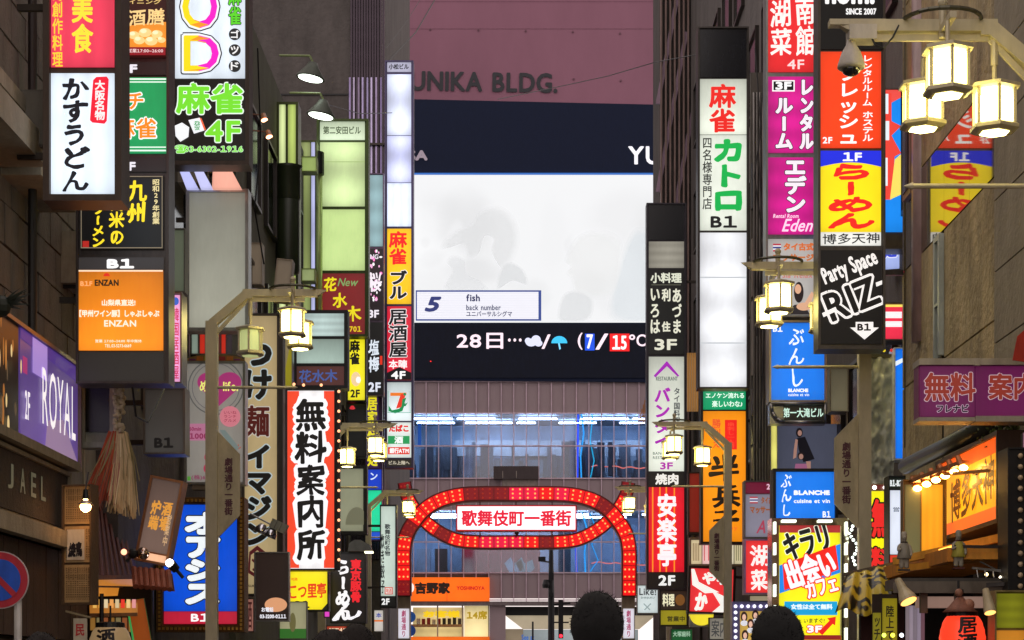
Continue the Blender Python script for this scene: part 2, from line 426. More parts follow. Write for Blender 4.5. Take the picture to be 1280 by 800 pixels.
for i, y in enumerate((45.5, 48)):
    MB().tube((WL+.22-b.location.x, y-34.1, 3), (WL+.22-b.location.x, y-34.1, 13.2), .16, n=14).build('duct', paint('#a9b878', .25, .6), b, smooth=True)  # pale green paint takes in the green light of the signs
    for z in (8, 13): MB().tube((WL+.22-b.location.x, y-34.1, z), (WL+.22-b.location.x, y-34.1, z+.5), .2, n=14).build('duct_collar', black, b)
# lit green strip column
s = Sign('light_column', 'bright yellow-green glowing strip with dark rounded boxes, behind the large blank sign', 40, 346, 128, 373, 420, .5, paint('#3c4420', .35, .6), 3, bracket=False)
s.panel(349, 131, 357, 417, '#dceca4', .95, 5).panel(360, 131, 370, 417, '#c2d870', .85, 5)
MB().lathe([(.22, 0), (.24, .05), (.24, 1.5), (.2, 1.62)], (s.x(361), -.2, s.z(345)), 16).build('dark_drum', paint('#27301c', .4), s.root, smooth=True)
MB().lathe([(.2, 0), (.26, .1), (.26, .7), (.3, .75)], (s.x(361), -.2, s.z(258)), 16).build('dark_drum', paint('#27301c', .4), s.root, smooth=True)
s = Sign('light_column', 'narrow yellow-green glowing strip beside the pale green panel column', 45, 374, 176, 396, 420, .4, paint('#3c4420', .35, .6), 2, bracket=False)
s.panel(376, 178, 388, 418, '#a8b870', .6, 5).panel(389, 178, 395, 418, '#c0c4f0', .9, 2)
s = Sign('terminal_box', 'small square pale green box between the glowing strip and the green panel column', 43, 377, 336, 394, 352, .3, paint('#8aa050', .5), 1, bracket=False, cat='box'); s.panel(378, 337, 393, 351, '#b8c888', .5)  # pale box faces here and below emit a glow of their own
s = Sign('terminal_box', 'small octagonal pale green box high beside the green building nameplate', 43, 377, 196, 396, 215, .3, paint('#8aa050', .5), 1, bracket=False, cat='box'); s.panel(378, 197, 395, 214, '#b0c870', .6)
# rear blocks closing the street: front faces at D 58
b = building('dark tall building at left rear, half concrete and half corrugated metal', -16, -3.95, 58.4, 74, 34, concd)
rib = paint('#433a42', .3, .75, var=.15); bm = None
x = P(437, 0, 58)[0]; k = 58/FPX
for i in range(13):
    m = MB().box(0, .055, -.10, 0, 5, 33)
    o = m.build('rib', rib, b) if bm is None else bpy.data.objects.new('rib', bm)
    if bm is not None: COL.objects.link(o); o.parent = b
    bm = o.data; o.location = (x+i*.078-b.location.x, 0, 0)
for i, (a, c) in enumerate(((436, '#9a8ab8'), (441, '#b4a8c8'), (447, '#8a7a98'), (452, '#b0a4d0'), (458, '#9a90b8'), (463, '#c4b8e0'), (469, '#a898c0'), (475, '#8878a8'))):
    q = P(a, 222, 58.2); MB().box(q.x-b.location.x, q.x+.05-b.location.x, -.14, -.11, q.z, q.z+2.95).build('metal_strip', paint(c, .25, .4), b)
for z in (10, 14.3, 18.6): MB().box(-6, 5.9, -.03, .0, z, z+.04).build('joint_strip', black, b)
b = building('brown building at right rear with upright fins and diagonal stair rails', 4.2, 16, 58.4, 61, 34, concd)
for i in range(9):
    q = P(826+i*5.6, 0, 58); MB().box(q.x-b.location.x, q.x+.05-b.location.x, -.28, 0, 4, 33).build('fin', paint('#7a6660', .4, .5), b)
for a, c in (((822, 240), (858, 40)), ((822, 130), (846, 0)), ((836, 300), (870, 120))):
    p0 = P(*a, 58.25)-b.location; p1 = P(*c, 58.25)-b.location; MB().beam(p0, p1, .05, .12).build('stair_rail', paint('#8a7484', .4, .5), b)
b = building('dark right building behind the tall white column', WR2, 14, 33, 58, 27, concd)
winrow(b, WR2, [34+i*2.6 for i in range(9)], 1.6, [4.5, 7.5, 10.5, 13.5, 16.5], 1.7, 1, dglass)
m = MB()
for i in range(7): m.tube((WR2-.1-b.location.x, 1+i*.9, 2), (WR2-.1-b.location.x, 1+i*.9, 20), .05)
m.build('pipe_bundle', paint('#6a6458', .4, .5), b)
b = building('grey right building behind the column of magenta panels', WR2, 14, 23.9, 32.9, 22, paint('#5a544c', .8, bump=.4))
winrow(b, WR2, [24.5, 26.6, 28.7, 30.8], 1.5, [4.5, 7.5, 10.5, 13.5], 1.7, 1, dglass)
# stone-clad near right building with polished band
stone = paint('#a8966c', .65, bump=1.0, scale=2.6, var=.5)
b = building('stone-clad building at right with a polished band that mirrors the tenant signs', WR+.06, 14, 8, 23.7, 18, paint('#4c4438', .9))
L = b.location
mirror, nt, bs = nodes('polished_stone'); bs.inputs['Base Color'].default_value = (.30, .26, .2, 1); bs.inputs['Metallic'].default_value = .85; bs.inputs['Roughness'].default_value = .035
def wallpan(y0, y1, z0, z1, name, mat, t=.05):
    MB().box(WR-L.x, WR+t-L.x, y0-L.y, y1-L.y, z0, z1).build(name, mat, b)
ys = [19.0, 20.2, 21.4, 22.6, 23.7]
for i in range(4):
    wallpan(ys[i]+.003, ys[i+1]-.003, 6.3, 7.25, 'polished_panel', mirror)
    for z in ((7.27, 9.4), (9.42, 11.6), (11.62, 14)): wallpan(ys[i]+.005, ys[i+1]-.005, z[0], z[1], 'stone_panel', stone)
    for z in ((3.4, 4.9), (4.92, 6.28)):
        if i == 2: wallpan(ys[i]+.33, ys[i+1]-.005, z[0], z[1], 'stone_panel', stone)
        else: wallpan(ys[i]+.005, ys[i+1]-.005, z[0], z[1], 'stone_panel', stone)
f = MB().box(WR-.05-L.x, WR+.02-L.x, 21.42-L.y, 21.5-L.y, 4.95, 6.2).box(WR-.05-L.x, WR+.02-L.x, 21.67-L.y, 21.73-L.y, 4.95, 6.2).box(WR-.05-L.x, WR+.02-L.x, 21.42-L.y, 21.73-L.y, 6.2, 6.26).box(WR-.05-L.x, WR+.02-L.x, 21.5-L.y, 21.67-L.y, 5.5, 5.53).build('window', paint('#a8b0a8', .4, .5), b)
MB().box(WR-.01-L.x, WR+.03-L.x, 21.5-L.y, 21.67-L.y, 4.95, 6.2).build('pane', dglass, f)
for j in range(16):
    z = 3.3+j*.68
    for y in (13.6, 15.4, 17.2): MB().box(WR-.04-L.x, WR+.055-L.x, y-L.y+.006, y+1.785-L.y, z, z+.665).build('stone_block', paint('#8f8672', .7, bump=.4, scale=3, var=.2), b)
for z in (4.7, 7.0): 
    p = P(1148, 0, 22.8)
MB().lathe([(.13, 0), (.13, 9)], (WR+.12-L.x, 23.55-L.y, 4.2), 14).build('corner_column', paint('#7a6a48', .5, bump=.3), b, smooth=True)
MB().lathe([(.11, 0), (.11, 4.2)], (WR+.02-L.x, 22.7-L.y, 5.3), 14).build('corner_column', paint('#a48a88', .3, bump=.1), b, smooth=True)
f = MB().box(WR-.07-L.x, WR-.01-L.x, 22.9-L.y, 23.35-L.y, 7.05, 8.25).build('window', paint('#8a7060', .4), b)
MB().box(WR-.085-L.x, WR-.072-L.x, 22.97-L.y, 23.28-L.y, 7.12, 8.18).build('pane', paint('#2a2024', .1), f)
# ================================================================ screen building across the avenue
UD = 100.; U = empty('office_building', (0, UD, 0), 'wide office building closing the street, with a giant video screen above a gridded window facade', 'building')
k = UD/FPX
ux = lambda px: (px-HX)*k
uz = lambda py: (HY-py)*k+CZ
def ub(x0, y0, x1, y1, d0, d1, name, mat, parent=None, **kw):
    return MB().box(ux(x0), ux(x1), d0, d1, uz(y1), uz(y0)).build(name, mat, parent or U, **kw)
upw = paint('#8e6274', .95, var=.12, scale=.25)
def leanbox(pts, d0, d1, name, mat): return MB().prism([(ux(a), uz(c)) for a, c in pts], d0, d1).build(name, mat, U)
leanbox([(380, 121), (920, 133), (920, -140), (380, -140)], 0, 12, 'upper_wall', upw)
navy = paint('#0a1733', .95, var=.1)
leanbox([(380, 475), (920, 479), (920, 134), (380, 122)], -.15, 12, 'screen_surround', navy)
for a, c in ((140, 60), (0, 0)):
    pass
for y in (2, 36): MB().box(ux(380), ux(920), -.012, 0, uz(y)-.012, uz(y)+.012).build('wall_joint', paint('#7a5060', .8), U)
for a, c in ((538, 37), (598, 38), (657, 39), (716, 40), (775, 42), (717, 99), (776, 101)): MB().lathe([(.055, 0), (.055, -.04)], (ux(a), 0, uz(c)), 8, 'y').build('anchor_cap', paint('#6a4654', .8), U)
def ut(t, x0, y0, x1, y1, c, b, y, e=.9, parent=None, mat=None, **kw):
    o = text_mb(t, ux(x0), uz(y1), ux(x1), uz(y0), b*k, y=y, **kw).build('lettering', mat or ink(c, e), parent or U); return o
ut('YUNIKA BLDG.', 492, 90, 697, 115, '#1c1c28', .9, -.05, mat=paint('#1a1c26', .5), rot=-1)
ut('VISA', 490, 189, 535, 202, '#b8a8b8', 1, -.2, e=.35); ut('YUNIKA', 785, 184, 900, 207, '#ececf4', .8, -.2)
# screen with a washed-out picture of two faces
scm = bpy.data.materials.new('video_screen'); scm.use_nodes = True; nt = scm.node_tree; N = nt.nodes; Lk = nt.links; bs = N['Principled BSDF']
bs.inputs['Base Color'].default_value = (.05, .05, .06, 1)
tc = N.new('ShaderNodeTexCoord'); nz = N.new('ShaderNodeTexNoise'); nz.inputs['Scale'].default_value = 7; nz.inputs['Detail'].default_value = 6
Lk.new(tc.outputs['Generated'], nz.inputs['Vector'])
wob = N.new('ShaderNodeMixRGB'); wob.blend_type = 'ADD'; wob.inputs[0].default_value = .07; Lk.new(tc.outputs['Generated'], wob.inputs[1]); Lk.new(nz.outputs['Color'], wob.inputs[2])
tot = None
# u, v (0..1 from bottom left), radii u, v, darkness
for (u, v, a, c, dk) in ((.12, .60, .10, .26, -.03), (.20, .72, .10, .22, .03), (.29, .70, .10, .26, .045), (.33, .58, .08, .3, .03), (.25, .62, .03, .09, -.04), (.15, .55, .022, .05, .03), (.17, .44, .05, .07, .025), (.33, .36, .12, .1, .045), (.28, .22, .2, .2, .02), (.52, .2, .06, .12, .035), (.46, .3, .04, .1, .02), (.74, .52, .08, .14, -.025), (.84, .70, .16, .24, .03), (.92, .5, .08, .4, .035), (.64, .52, .02, .1, .025), (.70, .27, .06, .1, .05), (.78, .2, .08, .16, .03), (.95, .3, .12, .4, .03), (.58, .6, .06, .3, .012)):
    mp = N.new('ShaderNodeMapping'); mp.vector_type = 'POINT'
    mp.inputs['Scale'].default_value = (1/a, 0, 1/c); mp.inputs['Location'].default_value = (-(u+.025)/a, 0, -(v+.025)/c)
    Lk.new(wob.outputs[0], mp.inputs[0])
    ln = N.new('ShaderNodeVectorMath'); ln.operation = 'LENGTH'; Lk.new(mp.outputs[0], ln.inputs[0])
    mr = N.new('ShaderNodeMapRange'); mr.interpolation_type = 'SMOOTHSTEP'; mr.inputs[1].default_value = .45; mr.inputs[2].default_value = 1.15; mr.inputs[3].default_value = dk*1.5; mr.inputs[4].default_value = 0
    Lk.new(ln.outputs['Value'], mr.inputs[0])
    if tot is None: tot = mr.outputs[0]
    else:
        ad = N.new('ShaderNodeMath'); ad.operation = 'ADD'; Lk.new(tot, ad.inputs[0]); Lk.new(mr.outputs[0], ad.inputs[1]); tot = ad.outputs[0]
sb = N.new('ShaderNodeMath'); sb.operation = 'SUBTRACT'; sb.inputs[0].default_value = .89; Lk.new(tot, sb.inputs[1])
bs.inputs['Emission Color'].default_value = (.98, .99, 1, 1); Lk.new(sb.outputs[0], bs.inputs['Emission Strength'])
scr = ub(480, 220, 850, 404, -.22, -.16, 'video_screen', scm)
ub(478, 217.6, 852, 219.6, -.24, -.16, 'screen_edge', ink('#2a6ac0', .8))
def smooth_loop(pts, n=6):
    out = []; N_ = len(pts)
    for i in range(N_):
        p0, p1, p2, p3 = (pts[(i+q) % N_] for q in (-1, 0, 1, 2))
        for j in range(n):
            t = j/n; out.append(tuple(.5*((2*p1[q])+(-p0[q]+p2[q])*t+(2*p0[q]-5*p1[q]+4*p2[q]-p3[q])*t*t+(-p0[q]+3*p1[q]-3*p2[q]+p3[q])*t**3) for q in (0, 1)))
    return out
def film(c, a):
    k_ = ('f', c, a)
    if k_ in MC: return MC[k_]
    m = bpy.data.materials.new('screen_picture'); m.use_nodes = True; n = m.node_tree; b = n.nodes['Principled BSDF']
    b.inputs['Base Color'].default_value = (0, 0, 0, 1); b.inputs['Emission Color'].default_value = tuple(c)+(1,); b.inputs['Emission Strength'].default_value = .97; b.inputs['Alpha'].default_value = a; b.inputs['Specular IOR Level'].default_value = 0
    m.cycles.emission_sampling = 'NONE'; MC[k_] = m; return m
scrp = lambda pts, c, y, e=.9, nm='caption_box': MB().flat([(ux(a), uz(d)) for a, d in pts], y).build(nm, ink(c, e), scr)
def rect(x0, y0, x1, y1): return [(x0, y1), (x1, y1), (x1, y0), (x0, y0)]
scrp(rect(520, 364, 676.5, 402), '#33488c', -.245); scrp(rect(521.5, 366, 673, 400), '#e6e8f0', -.25)
for i in range(11): scrp(rect(521.5, 367.5+i*3, 673, 368.3+i*3), '#d6d8e4', -.253, nm='caption_line')
ut('5', 531, 372, 552, 391, '#2a3570', 1.1, -.26, parent=scr, shear=.25); ut('fish', 583, 369, 600, 378, '#2a2e58', .35, -.26, parent=scr)
ut('back number', 583, 382, 626, 389, '#3a3e60', .15, -.26, parent=scr); ut('ユニバーサルシグマ', 583, 390, 640, 397, '#3a3e60', .15, -.26, parent=scr)
for pts, c in (([(556, 312), (560, 300), (572, 290), (590, 282), (600, 268), (622, 262), (640, 276), (646, 300), (640, 322), (628, 336), (616, 318), (618, 300), (606, 296), (598, 318), (586, 322), (580, 306)], '#dfdfe0'), ([(628, 336), (640, 330), (654, 340), (658, 356), (640, 352), (622, 362)], '#d6d8da'), ([(558, 364), (566, 340), (560, 330), (566, 322), (580, 326), (584, 344), (600, 352), (606, 364)], '#e3e4e6'), ([(712, 316), (722, 300), (744, 292), (770, 300), (776, 330), (768, 362), (750, 372), (722, 366), (716, 350), (710, 342), (714, 334), (708, 328)], '#f1f1f0'), ([(768, 400), (774, 340), (790, 296), (808, 290), (850, 300), (850, 402)], '#d9e2e8'), ([(704, 372), (720, 366), (740, 376), (734, 400), (700, 402)], '#d8dadc')):
    cxx = sum(a for a, b in pts)/len(pts); cyy = sum(b for a, b in pts)/len(pts); sp = smooth_loop(pts)
    base = lin('#f0f0f1'); tgt = lin(c)
    for q in range(6):
        t = (q+1)/6; f = 1.10-.04*q
        MB().flat([(ux(cxx+(a-cxx)*f), uz(min(402, cyy+(b-cyy)*f))) for a, b in sp][::-1], -.221-.001*q-(.0005 if c == '#d6d8da' else 0)).build('picture_shape', film(tuple(b0+(t0-b0)*t for b0, t0 in zip(base, tgt)), .17), scr)
# ticker
tk = ub(480, 406, 850, 473, -.2, -.16, 'ticker_panel', paint('#081024', .95))
led = '#ffe8f4'
ut('28日', 571, 417, 629, 437, led, .5, -.23, parent=tk); ut('…', 635, 424, 652, 428, led, .5, -.23, parent=tk)
for q in ((664, 429, 7, 5), (670, 426, 6, 6), (660, 427, 4, 4), (673, 430, 5, 4)): 
    MB().flat([(ux(q[0]+q[2]*math.cos(t*math.pi/8)), uz(q[1]-q[3]*math.sin(t*math.pi/8)) ) for t in range(16)], -.22-q[3]*.001).build('cloud_symbol', ink('#d8dcf8'), tk)
ut('/', 677, 419, 688, 437, led, .4, -.23, parent=tk)
MB().flat([(ux(699+10*math.cos(t*math.pi/10)), uz(430-9*math.sin(t*math.pi/10))) for t in range(11)], -.23).build('umbrella_symbol', ink('#38c0f0'), tk)
MB().flat([(ux(a), uz(c)) for a, c in ((697.5, 430), (699.5, 430), (701, 437), (699, 438))], -.231).build('umbrella_symbol', ink('#80d8ff'), tk)
ut('(', 722, 417, 728, 438, led, .3, -.23, parent=tk)
MB().flat([(ux(a), uz(c)) for a, c in rect(731, 418, 743, 439)], -.222).build('number_field', ink('#1450e0'), tk); ut('7', 733, 419, 741, 437, '#fff', .6, -.23, parent=tk)
ut('/', 744, 418, 760, 438, led, .4, -.23, parent=tk)
MB().flat([(ux(a), uz(c)) for a, c in rect(762, 418, 786.5, 440)], -.222).build('number_field', ink('#ee1418'), tk); ut('15', 765, 420, 783, 438, '#fff', .6, -.23, parent=tk)
ut('℃)', 786, 419, 812, 438, led, .3, -.23, parent=tk)
MB().box(ux(538), ux(539.2), -.23, -.2, uz(453), uz(452)).build('status_light', glow('#ff2020', 2), tk)
# gridded facade
spm = paint('#97858a', .5, .2, var=.1, scale=.5); mul = paint('#cbb4c2', .35, .4); gl = glass('#cfdaea', .88)
rows = [(478, 516, 0), (517, 557, 1), (558, 597, 1), (599, 637, 0), (638, 677, 1), (678, 715, 1), (717, 748, 0)]
xs = [517+15.65*i for i in range(-5, 26)]
pm = {}
for r, (y0, y1, wn) in enumerate(rows):
    for i in range(len(xs)-1):
        if r == 6 and xs[i+1] < 612: continue
        key = (y1-y0, wn)
        if key not in pm:
            w = 15.65*k; pm[key] = MB().box(.02, w-.02, .0, .03, 0, (y1-y0)*k).build('window_pane' if wn else 'cladding_panel', gl if wn else spm, U); o = pm[key]
        else:
            o = bpy.data.objects.new('window_pane' if wn else 'cladding_panel', pm[key].data); COL.objects.link(o); o.parent = U
        o.location = (ux(xs[i]), .05 if wn else .02+random.uniform(0, .012), uz(y1))
for x in xs: ub(x-.5, 477, x+.5, 752, -.06, .12, 'mullion', mul)
for y in (477, 516.5, 557.5, 598, 637.5, 677.5, 716, 750): ub(430, y-.75, 905, y+.75, -.055, .10, 'transom', mul)
# rooms behind the glass
white = paint('#c8d4e0', .8, var=.08); 
for (yt, yb) in ((516, 598), (637, 716)):
    ub(430, yt-3, 905, yt, .12, 5.5, 'ceiling', paint('#8a949e', .8)); ub(430, yb, 905, yb+3, .12, 7, 'floor', paint('#5a6270', .7))
    ub(430, yt, 905, yb, 5.2, 5.4, 'back_wall', paint('#a4bcd6', .8, var=.35, scale=.6))
tub = glow('#e0eeff', 42)
for (zc, seed) in ((518.5, 3), (639.5, 5)):
    R = random.Random(seed)
    for d in (1.0, 2.6):
        x = 500+R.uniform(0, 20)
        while x < 840:
            w = R.choice([24, 48, 60]); 
            MB().box(ux(x), ux(x+w), d, d+.08, uz(zc)-.1, uz(zc)-.03).build('ceiling_tube', tub, U); x += w+R.choice([6, 14, 30])
R = random.Random(11)
m = MB()
for i in range(60):
    x = R.uniform(500, 830); d = R.uniform(.6, 3); w = R.uniform(4, 12); y0 = R.uniform(546, 556)
    m.box(ux(x), ux(x+w), d, d+.4, uz(592), uz(y0 if R.random() < .4 else R.uniform(560, 585)))
m.build('office_furniture', paint('#6c7884', .7, var=.3), U, kind='stuff')
for (a, b_, y0, y1, c) in ((566, 808, 540, 560, '#c4ccd4'), (555, 575, 560, 597, '#7a7468'), (520, 545, 560, 597, '#8a949c'), (612, 680, 566, 590, '#7a868e'), (540, 556, 680, 714, '#4a3428'), (575, 676, 678, 716, '#8c2c30'), (516, 534, 680, 714, '#a0a8b4'), (700, 716, 640, 716, '#3a4450'), (760, 810, 560, 597, '#98a8b8'), (640, 690, 560, 597, '#5c6870')):
    ub(a, y0, b_, y1, R.uniform(3.2, 3.9), 4, 'partition', paint(c, .7, var=.2))
ub(522, 528, 526, 556, .3, .34, 'blue_banner', ink('#2a78d0', .8))
for i, c in enumerate(('#a8b4b8', '#98a8a0')): MB().prism([(ux(a+i*14), uz(b_)) for a, b_ in ((630, 700), (638, 692), (642, 700), (652, 695), (655, 706), (648, 714), (638, 714))], 2.9, 2.95).build('wall_print', paint(c, .7), U)
# glowing tubes added behind the glass for neon reflections on the facade
for (pts, c, r, e) in (([(727, 598), (726, 570), (730, 540), (727, 515), (731, 482)], '#38c8ff', .04, 1.4), ([(738, 598), (743, 575), (738, 550), (741, 520), (736, 500), (735, 480)], '#28d0e8', .03, 1.3), ([(732, 716), (731, 690), (734, 660), (728, 640)], '#38c8ff', .04, 1.4), ([(738, 714), (748, 700), (740, 680), (748, 665), (737, 640)], '#20b8f0', .03, 1.3), ([(721, 716), (719, 640)], '#2050e8', .05, 2), ([(722, 598), (723, 517)], '#2050e8', .05, 2)):
    MB().path([(ux(a), .35, uz(b_)) for a, b_ in pts], r, 6).build('neon_reflection', glow(c, e), U)
for (x0, x1, y) in ((740, 808, 581), (740, 812, 703)):
    m = MB(); pts = [(ux(x0+(x1-x0)*i/12), .9, uz(y-2.5*abs(math.sin(i*.9))+ (x0 == 740)*i*.3)) for i in range(13)]
    m.path(pts, .03, 5).build('neon_reflection', glow('#ff7a60', 2), U)
# canopy box and lower storey
ub(617, 584, 673, 600, -.5, -.06, 'air_unit_canopy', paint('#3a2f30', .6)); ub(628, 600, 672, 612, -.35, -.06, 'air_unit_casing', paint('#857872', .6))
for x in (628, 645): ub(x, 590, x+1, 599, -.52, -.5, 'canopy_stay', paint('#8a7f78', .5))
ub(430, 752, 905, 757, -.3, .3, 'cornice', paint('#6a5e60', .5))
ub(612, 757, 632, 855, -.1, .3, 'pier', spm); ub(430, 757, 500, 890, -.1, .3, 'pier', spm); ub(825, 757, 905, 890, -.1, .3, 'pier', spm)
ub(626, 758, 905, 769, .3, .5, 'dark_lintel', black); cream = paint('#c8b8a0', .6, var=.1)
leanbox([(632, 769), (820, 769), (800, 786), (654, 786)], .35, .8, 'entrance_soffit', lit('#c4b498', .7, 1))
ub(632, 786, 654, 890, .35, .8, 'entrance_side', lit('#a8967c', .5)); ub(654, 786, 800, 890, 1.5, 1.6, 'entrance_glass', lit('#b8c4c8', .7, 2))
ut('See at', 652, 793, 668, 800, '#3060b0', .2, .3)
# orange beef bowl sign and its window
ob = ub(512, 722, 612, 752, -.35, -.02, 'signboard', lit('#ff6c14', 1.0)); ub(558.8, 722.5, 559.3, 751.5, -.36, -.35, 'signboard_joint', paint('#a04010', .5))
ut('吉野家', 519, 728, 563, 743, '#201008', .9, -.37, parent=ob); ut('YOSHINOYA', 571, 733, 606, 738, '#c02010', .3, -.37, parent=ob)
MB().flat([(ux(512.2+6*math.cos(t)), uz(735+7*math.sin(t))) for t in [(-90+i*18)*math.pi/180 for i in range(11)][::-1]], -.365).build('emblem', ink('#f4ece4'), ob)
ub(513, 757, 578, 796, 2.5, 2.6, 'shop_back_wall', lit('#e0c888', .95, 2)); ub(580, 757, 611, 796, .4, .5, 'shop_side_wall', lit('#f0dca0', 1.0, 3))  # walls emit in place of lamps inside the shop
for x in (513, 547, 578, 611): ub(x-.8, 757, x+.8, 796, -.05, .05, 'shop_mullion', paint('#b8a890', .4, .4))
ub(513, 780, 578, 783, .5, 1.4, 'counter', paint('#a88858', .5)); 
for i in range(9): ub(520+i*6.5, 771+R.uniform(0, 3), 524+i*6.5, 780, .6, 1, 'stacked_bowl', paint(R.choice(['#303030', '#a02820', '#d8d0c0', '#4a4038']), .5))
ut('お客様', 529, 763, 575, 772, '#f0c818', .8, -.0); ut('14席', 583, 763, 609, 774, '#b09018', .5, .3)
ub(500, 796, 612, 802, -.35, .1, 'lower_signboard', lit('#f06a18', .9)); ub(430, 802, 632, 890, .2, .6, 'lower_wall', spm)
for i, (py, c) in enumerate(((772, '#1c58a8'), (789, '#1c4898'))):
    MB().lathe([(.28, 0), (.28, -.04)], (ux(514), -1, uz(py)), 20, 'y').build('traffic_disc', paint(c, .4), U)
# ================================================================ LEFT SIGNS
brown = paint('#4a3d35', .45, .3); greyf = paint('#6f6c66', .4, .6)
G1 = 'tenant signs projecting over the left side of the street'
# --- white udon sign nearest left
s = Sign('projecting_sign', 'nearest upper left sign, white with brushed black letters and red label, under a red panel', 19, 55, -60, 153, 252, .35, brown, 8, G1)
s.panel(64, -52, 143, 84, '#f0405c', 1.0, 1).T('湾美食', 90, -45, 117, 67, '#ffe23c', 1.6, v=1).T('湾創作料理', 66, -18, 79, 84, '#ffd23a', .5, v=1)
s.panel(64, 92, 143, 243, '#dce9f6', 1.3, 1)
s.T('かすうどん', 78, 98, 112, 240, '#15161f', 2.0, v=1, brush=1)
s.poly([(121, 97), (134, 96.5), (136.5, 100), (134, 152), (131, 155.5), (116, 154), (113, 151), (117, 101)], '#ee1b36')
s.T('大阪名物', 119, 101, 132, 151, '#fff0f0', .7, v=1)
# --- second column
s = Sign('projecting_sign', 'dark column at upper left with green, black and orange panels, behind the white brush-letter sign', 20.8, 96, -60, 212, 480, .3, paint('#4d4541', .35, .6), 3, G1)
s.panel(101, -50, 208, 72, '#3a1512', .8).poly([(158, 33), (208, 28), (208, 60), (158, 62)], '#e88f2c').T('酒膳', 160, 12, 206, 33, '#f5d28c', .6, brush=1).T('アジアダイニング', 120, 0, 202, 6, '#e8c77d', .2)
for q in ((168, 45, 7), (182, 42, 8), (197, 44, 7), (175, 52, 7), (190, 53, 8), (203, 52, 5)):
    s.ell(q[0], q[1], q[2], q[2]*.7, '#f8d38a'); s.ell(q[0]-2, q[1]-2, q[2]*.5, q[2]*.35, '#fff0c0')
s.R(158, 61, 208, 71, '#8c1420').T('営業17:00~26:00', 161, 63, 205, 68, '#f0d8d8', .1)
s.panel(160, 78, 208, 94, '#4c4340', .12).T('8F', 150, 81, 172, 92, '#ece9f2', 1.2)
s.panel(101, 97, 208, 192, '#12a05c', .95).R(101, 98.5, 208, 100.5, '#e8fff0').R(101, 102.5, 208, 104, '#e8fff0').R(101, 184, 208, 185.5, '#e8fff0').R(101, 188, 208, 190, '#e8fff0')
s.T('マチ', 136, 117, 180, 138, '#ff8a1e', 1.0, '#ffffff', 1.5).T('麻雀', 142, 148, 196, 174, '#ff8a1e', 1.0, '#ffffff', 1.6)
s.panel(101, 197, 208, 215, '#4c4340', .12).T('7F', 150, 203, 170, 214, '#ece9f2', 1.2)
s.panel(101, 220, 205, 312, '#0d0b0a', .8).T('九州', 159, 226, 184, 279, '#ffe428', 1.4, v=1, brush=.8)
s.T('久留米の', 137, 222, 156, 306, '#ffe428', 1.1, v=1, brush=.8).T('ラーメン', 116, 256, 131, 309, '#ffe428', 1.1, v=1, brush=.8)
s.T('昭和29年創業', 191, 225, 200, 281, '#e8d9a0', .3, v=1).R(104, 302, 112, 310, '#b0241c')
for a in ((102, 221, 204, 222.2), (102, 310, 204, 311.2), (102, 221, 103, 311), (203, 221, 204, 311)): s.R(*a, '#a89a80', .5)
s.panel(99, 322, 205, 337, '#5b5656', .3).T('B1', 134, 324, 168, 336, '#ffffff', 1.6)
s.panel(97, 338, 204, 438, '#f58a1c', 1.05, 3).R(97, 338, 204, 340, '#ffe0c0').T('B1F', 101, 352, 116, 358, '#ffb070', .4).T('ENZAN', 119, 350, 149, 358, '#302010', .7)
s.ell(134, 346, 4, 4, '#e0301c', a0=180, a1=360).T('山梨県直送!', 128, 375, 170, 383, '#fff2dc', .4).T('【甲州ワイン豚】しゃぶしゃぶ', 100, 388, 200, 397, '#fff2dc', .5)
s.T('ENZAN', 131, 401, 171, 409, '#fff2dc', .5).T('営業 17:00~24:00 年中無休', 120, 425, 178, 429, '#fff2dc', .1).T('TEL.03-5273-6669', 132, 431, 165, 435, '#fff2dc', .1)
s.panel(99, 440, 205, 478, '#4b4640', .25)
s = Sign('narrow_sign', 'thin pink sign edge-on to the street, right of the orange panel', 21.6, 212, 366, 228, 480, .3, paint('#77716b', .3, .8), 2)
s.panel(214, 369, 226, 477, '#f2a9dc', 1.0).T('韓国居酒屋', 216, 385, 224, 474, '#c52a5e', .3, v=1).ell(220, 377, 4, 5, '#3c64c8')
# --- OD mahjong sign
s = Sign('projecting_sign', 'white and black mahjong sign with two huge yellow and pink outlined letters and green 4F', 27, 213, -60, 312, 207, .32, brown, 5, G1)
s.panel(219, -55, 308, 98, '#dfe9f4', 1.15, 1)
def ODletter(s, t, x0, y0, x1, y1):
    s.T(t, x0-4, y0-4, x1+4, y1+4, '#191919', 4.2); s.T(t, x0-2.5, y0-2.5, x1+2.5, y1+2.5, '#f2f6fa', 3); s.T(t, x0, y0, x1, y1, '#f8df18', 1.5)
    kids = [c for c in s.cur.children if c.name.startswith('lettering')][-1]
    mid = s.x((x0+x1)/2-2)            # right half of each letter is magenta film
    me = kids.data; pk = ink('#ff1ec8'); orr = ink('#ff9a28'); me.materials.append(pk); me.materials.append(orr)
    for p in me.polygons:
        cx = sum(me.vertices[i].co.x for i in p.vertices)/len(p.vertices)
        p.material_index = 1 if cx > mid+3*s.k else (2 if cx > mid-3*s.k else 0)
ODletter(s, 'O', 228, -18, 272, 36); ODletter(s, 'D', 230, 45, 274, 90)
s.T('麻雀', 286, -16, 302, 32, '#5dd52a', .8, '#20301c', 1, v=1)
for i, ch in enumerate('ゴッド'): s.ell(294, 44+i*20, 7.5, 7.5, '#262626').T(ch, 289, 39+i*20, 299, 49+i*20, '#f4f4f4', .5)
s.panel(219, 100, 308, 201, '#17120f', .9).T('麻雀', 220, 104, 304, 143, '#78e030', 2.2, '#eefcf0', 1.6)
s.T('4F', 257, 151, 301, 178, '#7be030', 1.8, '#eefcf0', 1.5).T('☎03-6302-1916', 219, 182, 304, 192, '#7be030', .4, '#d6f6d6', .6)
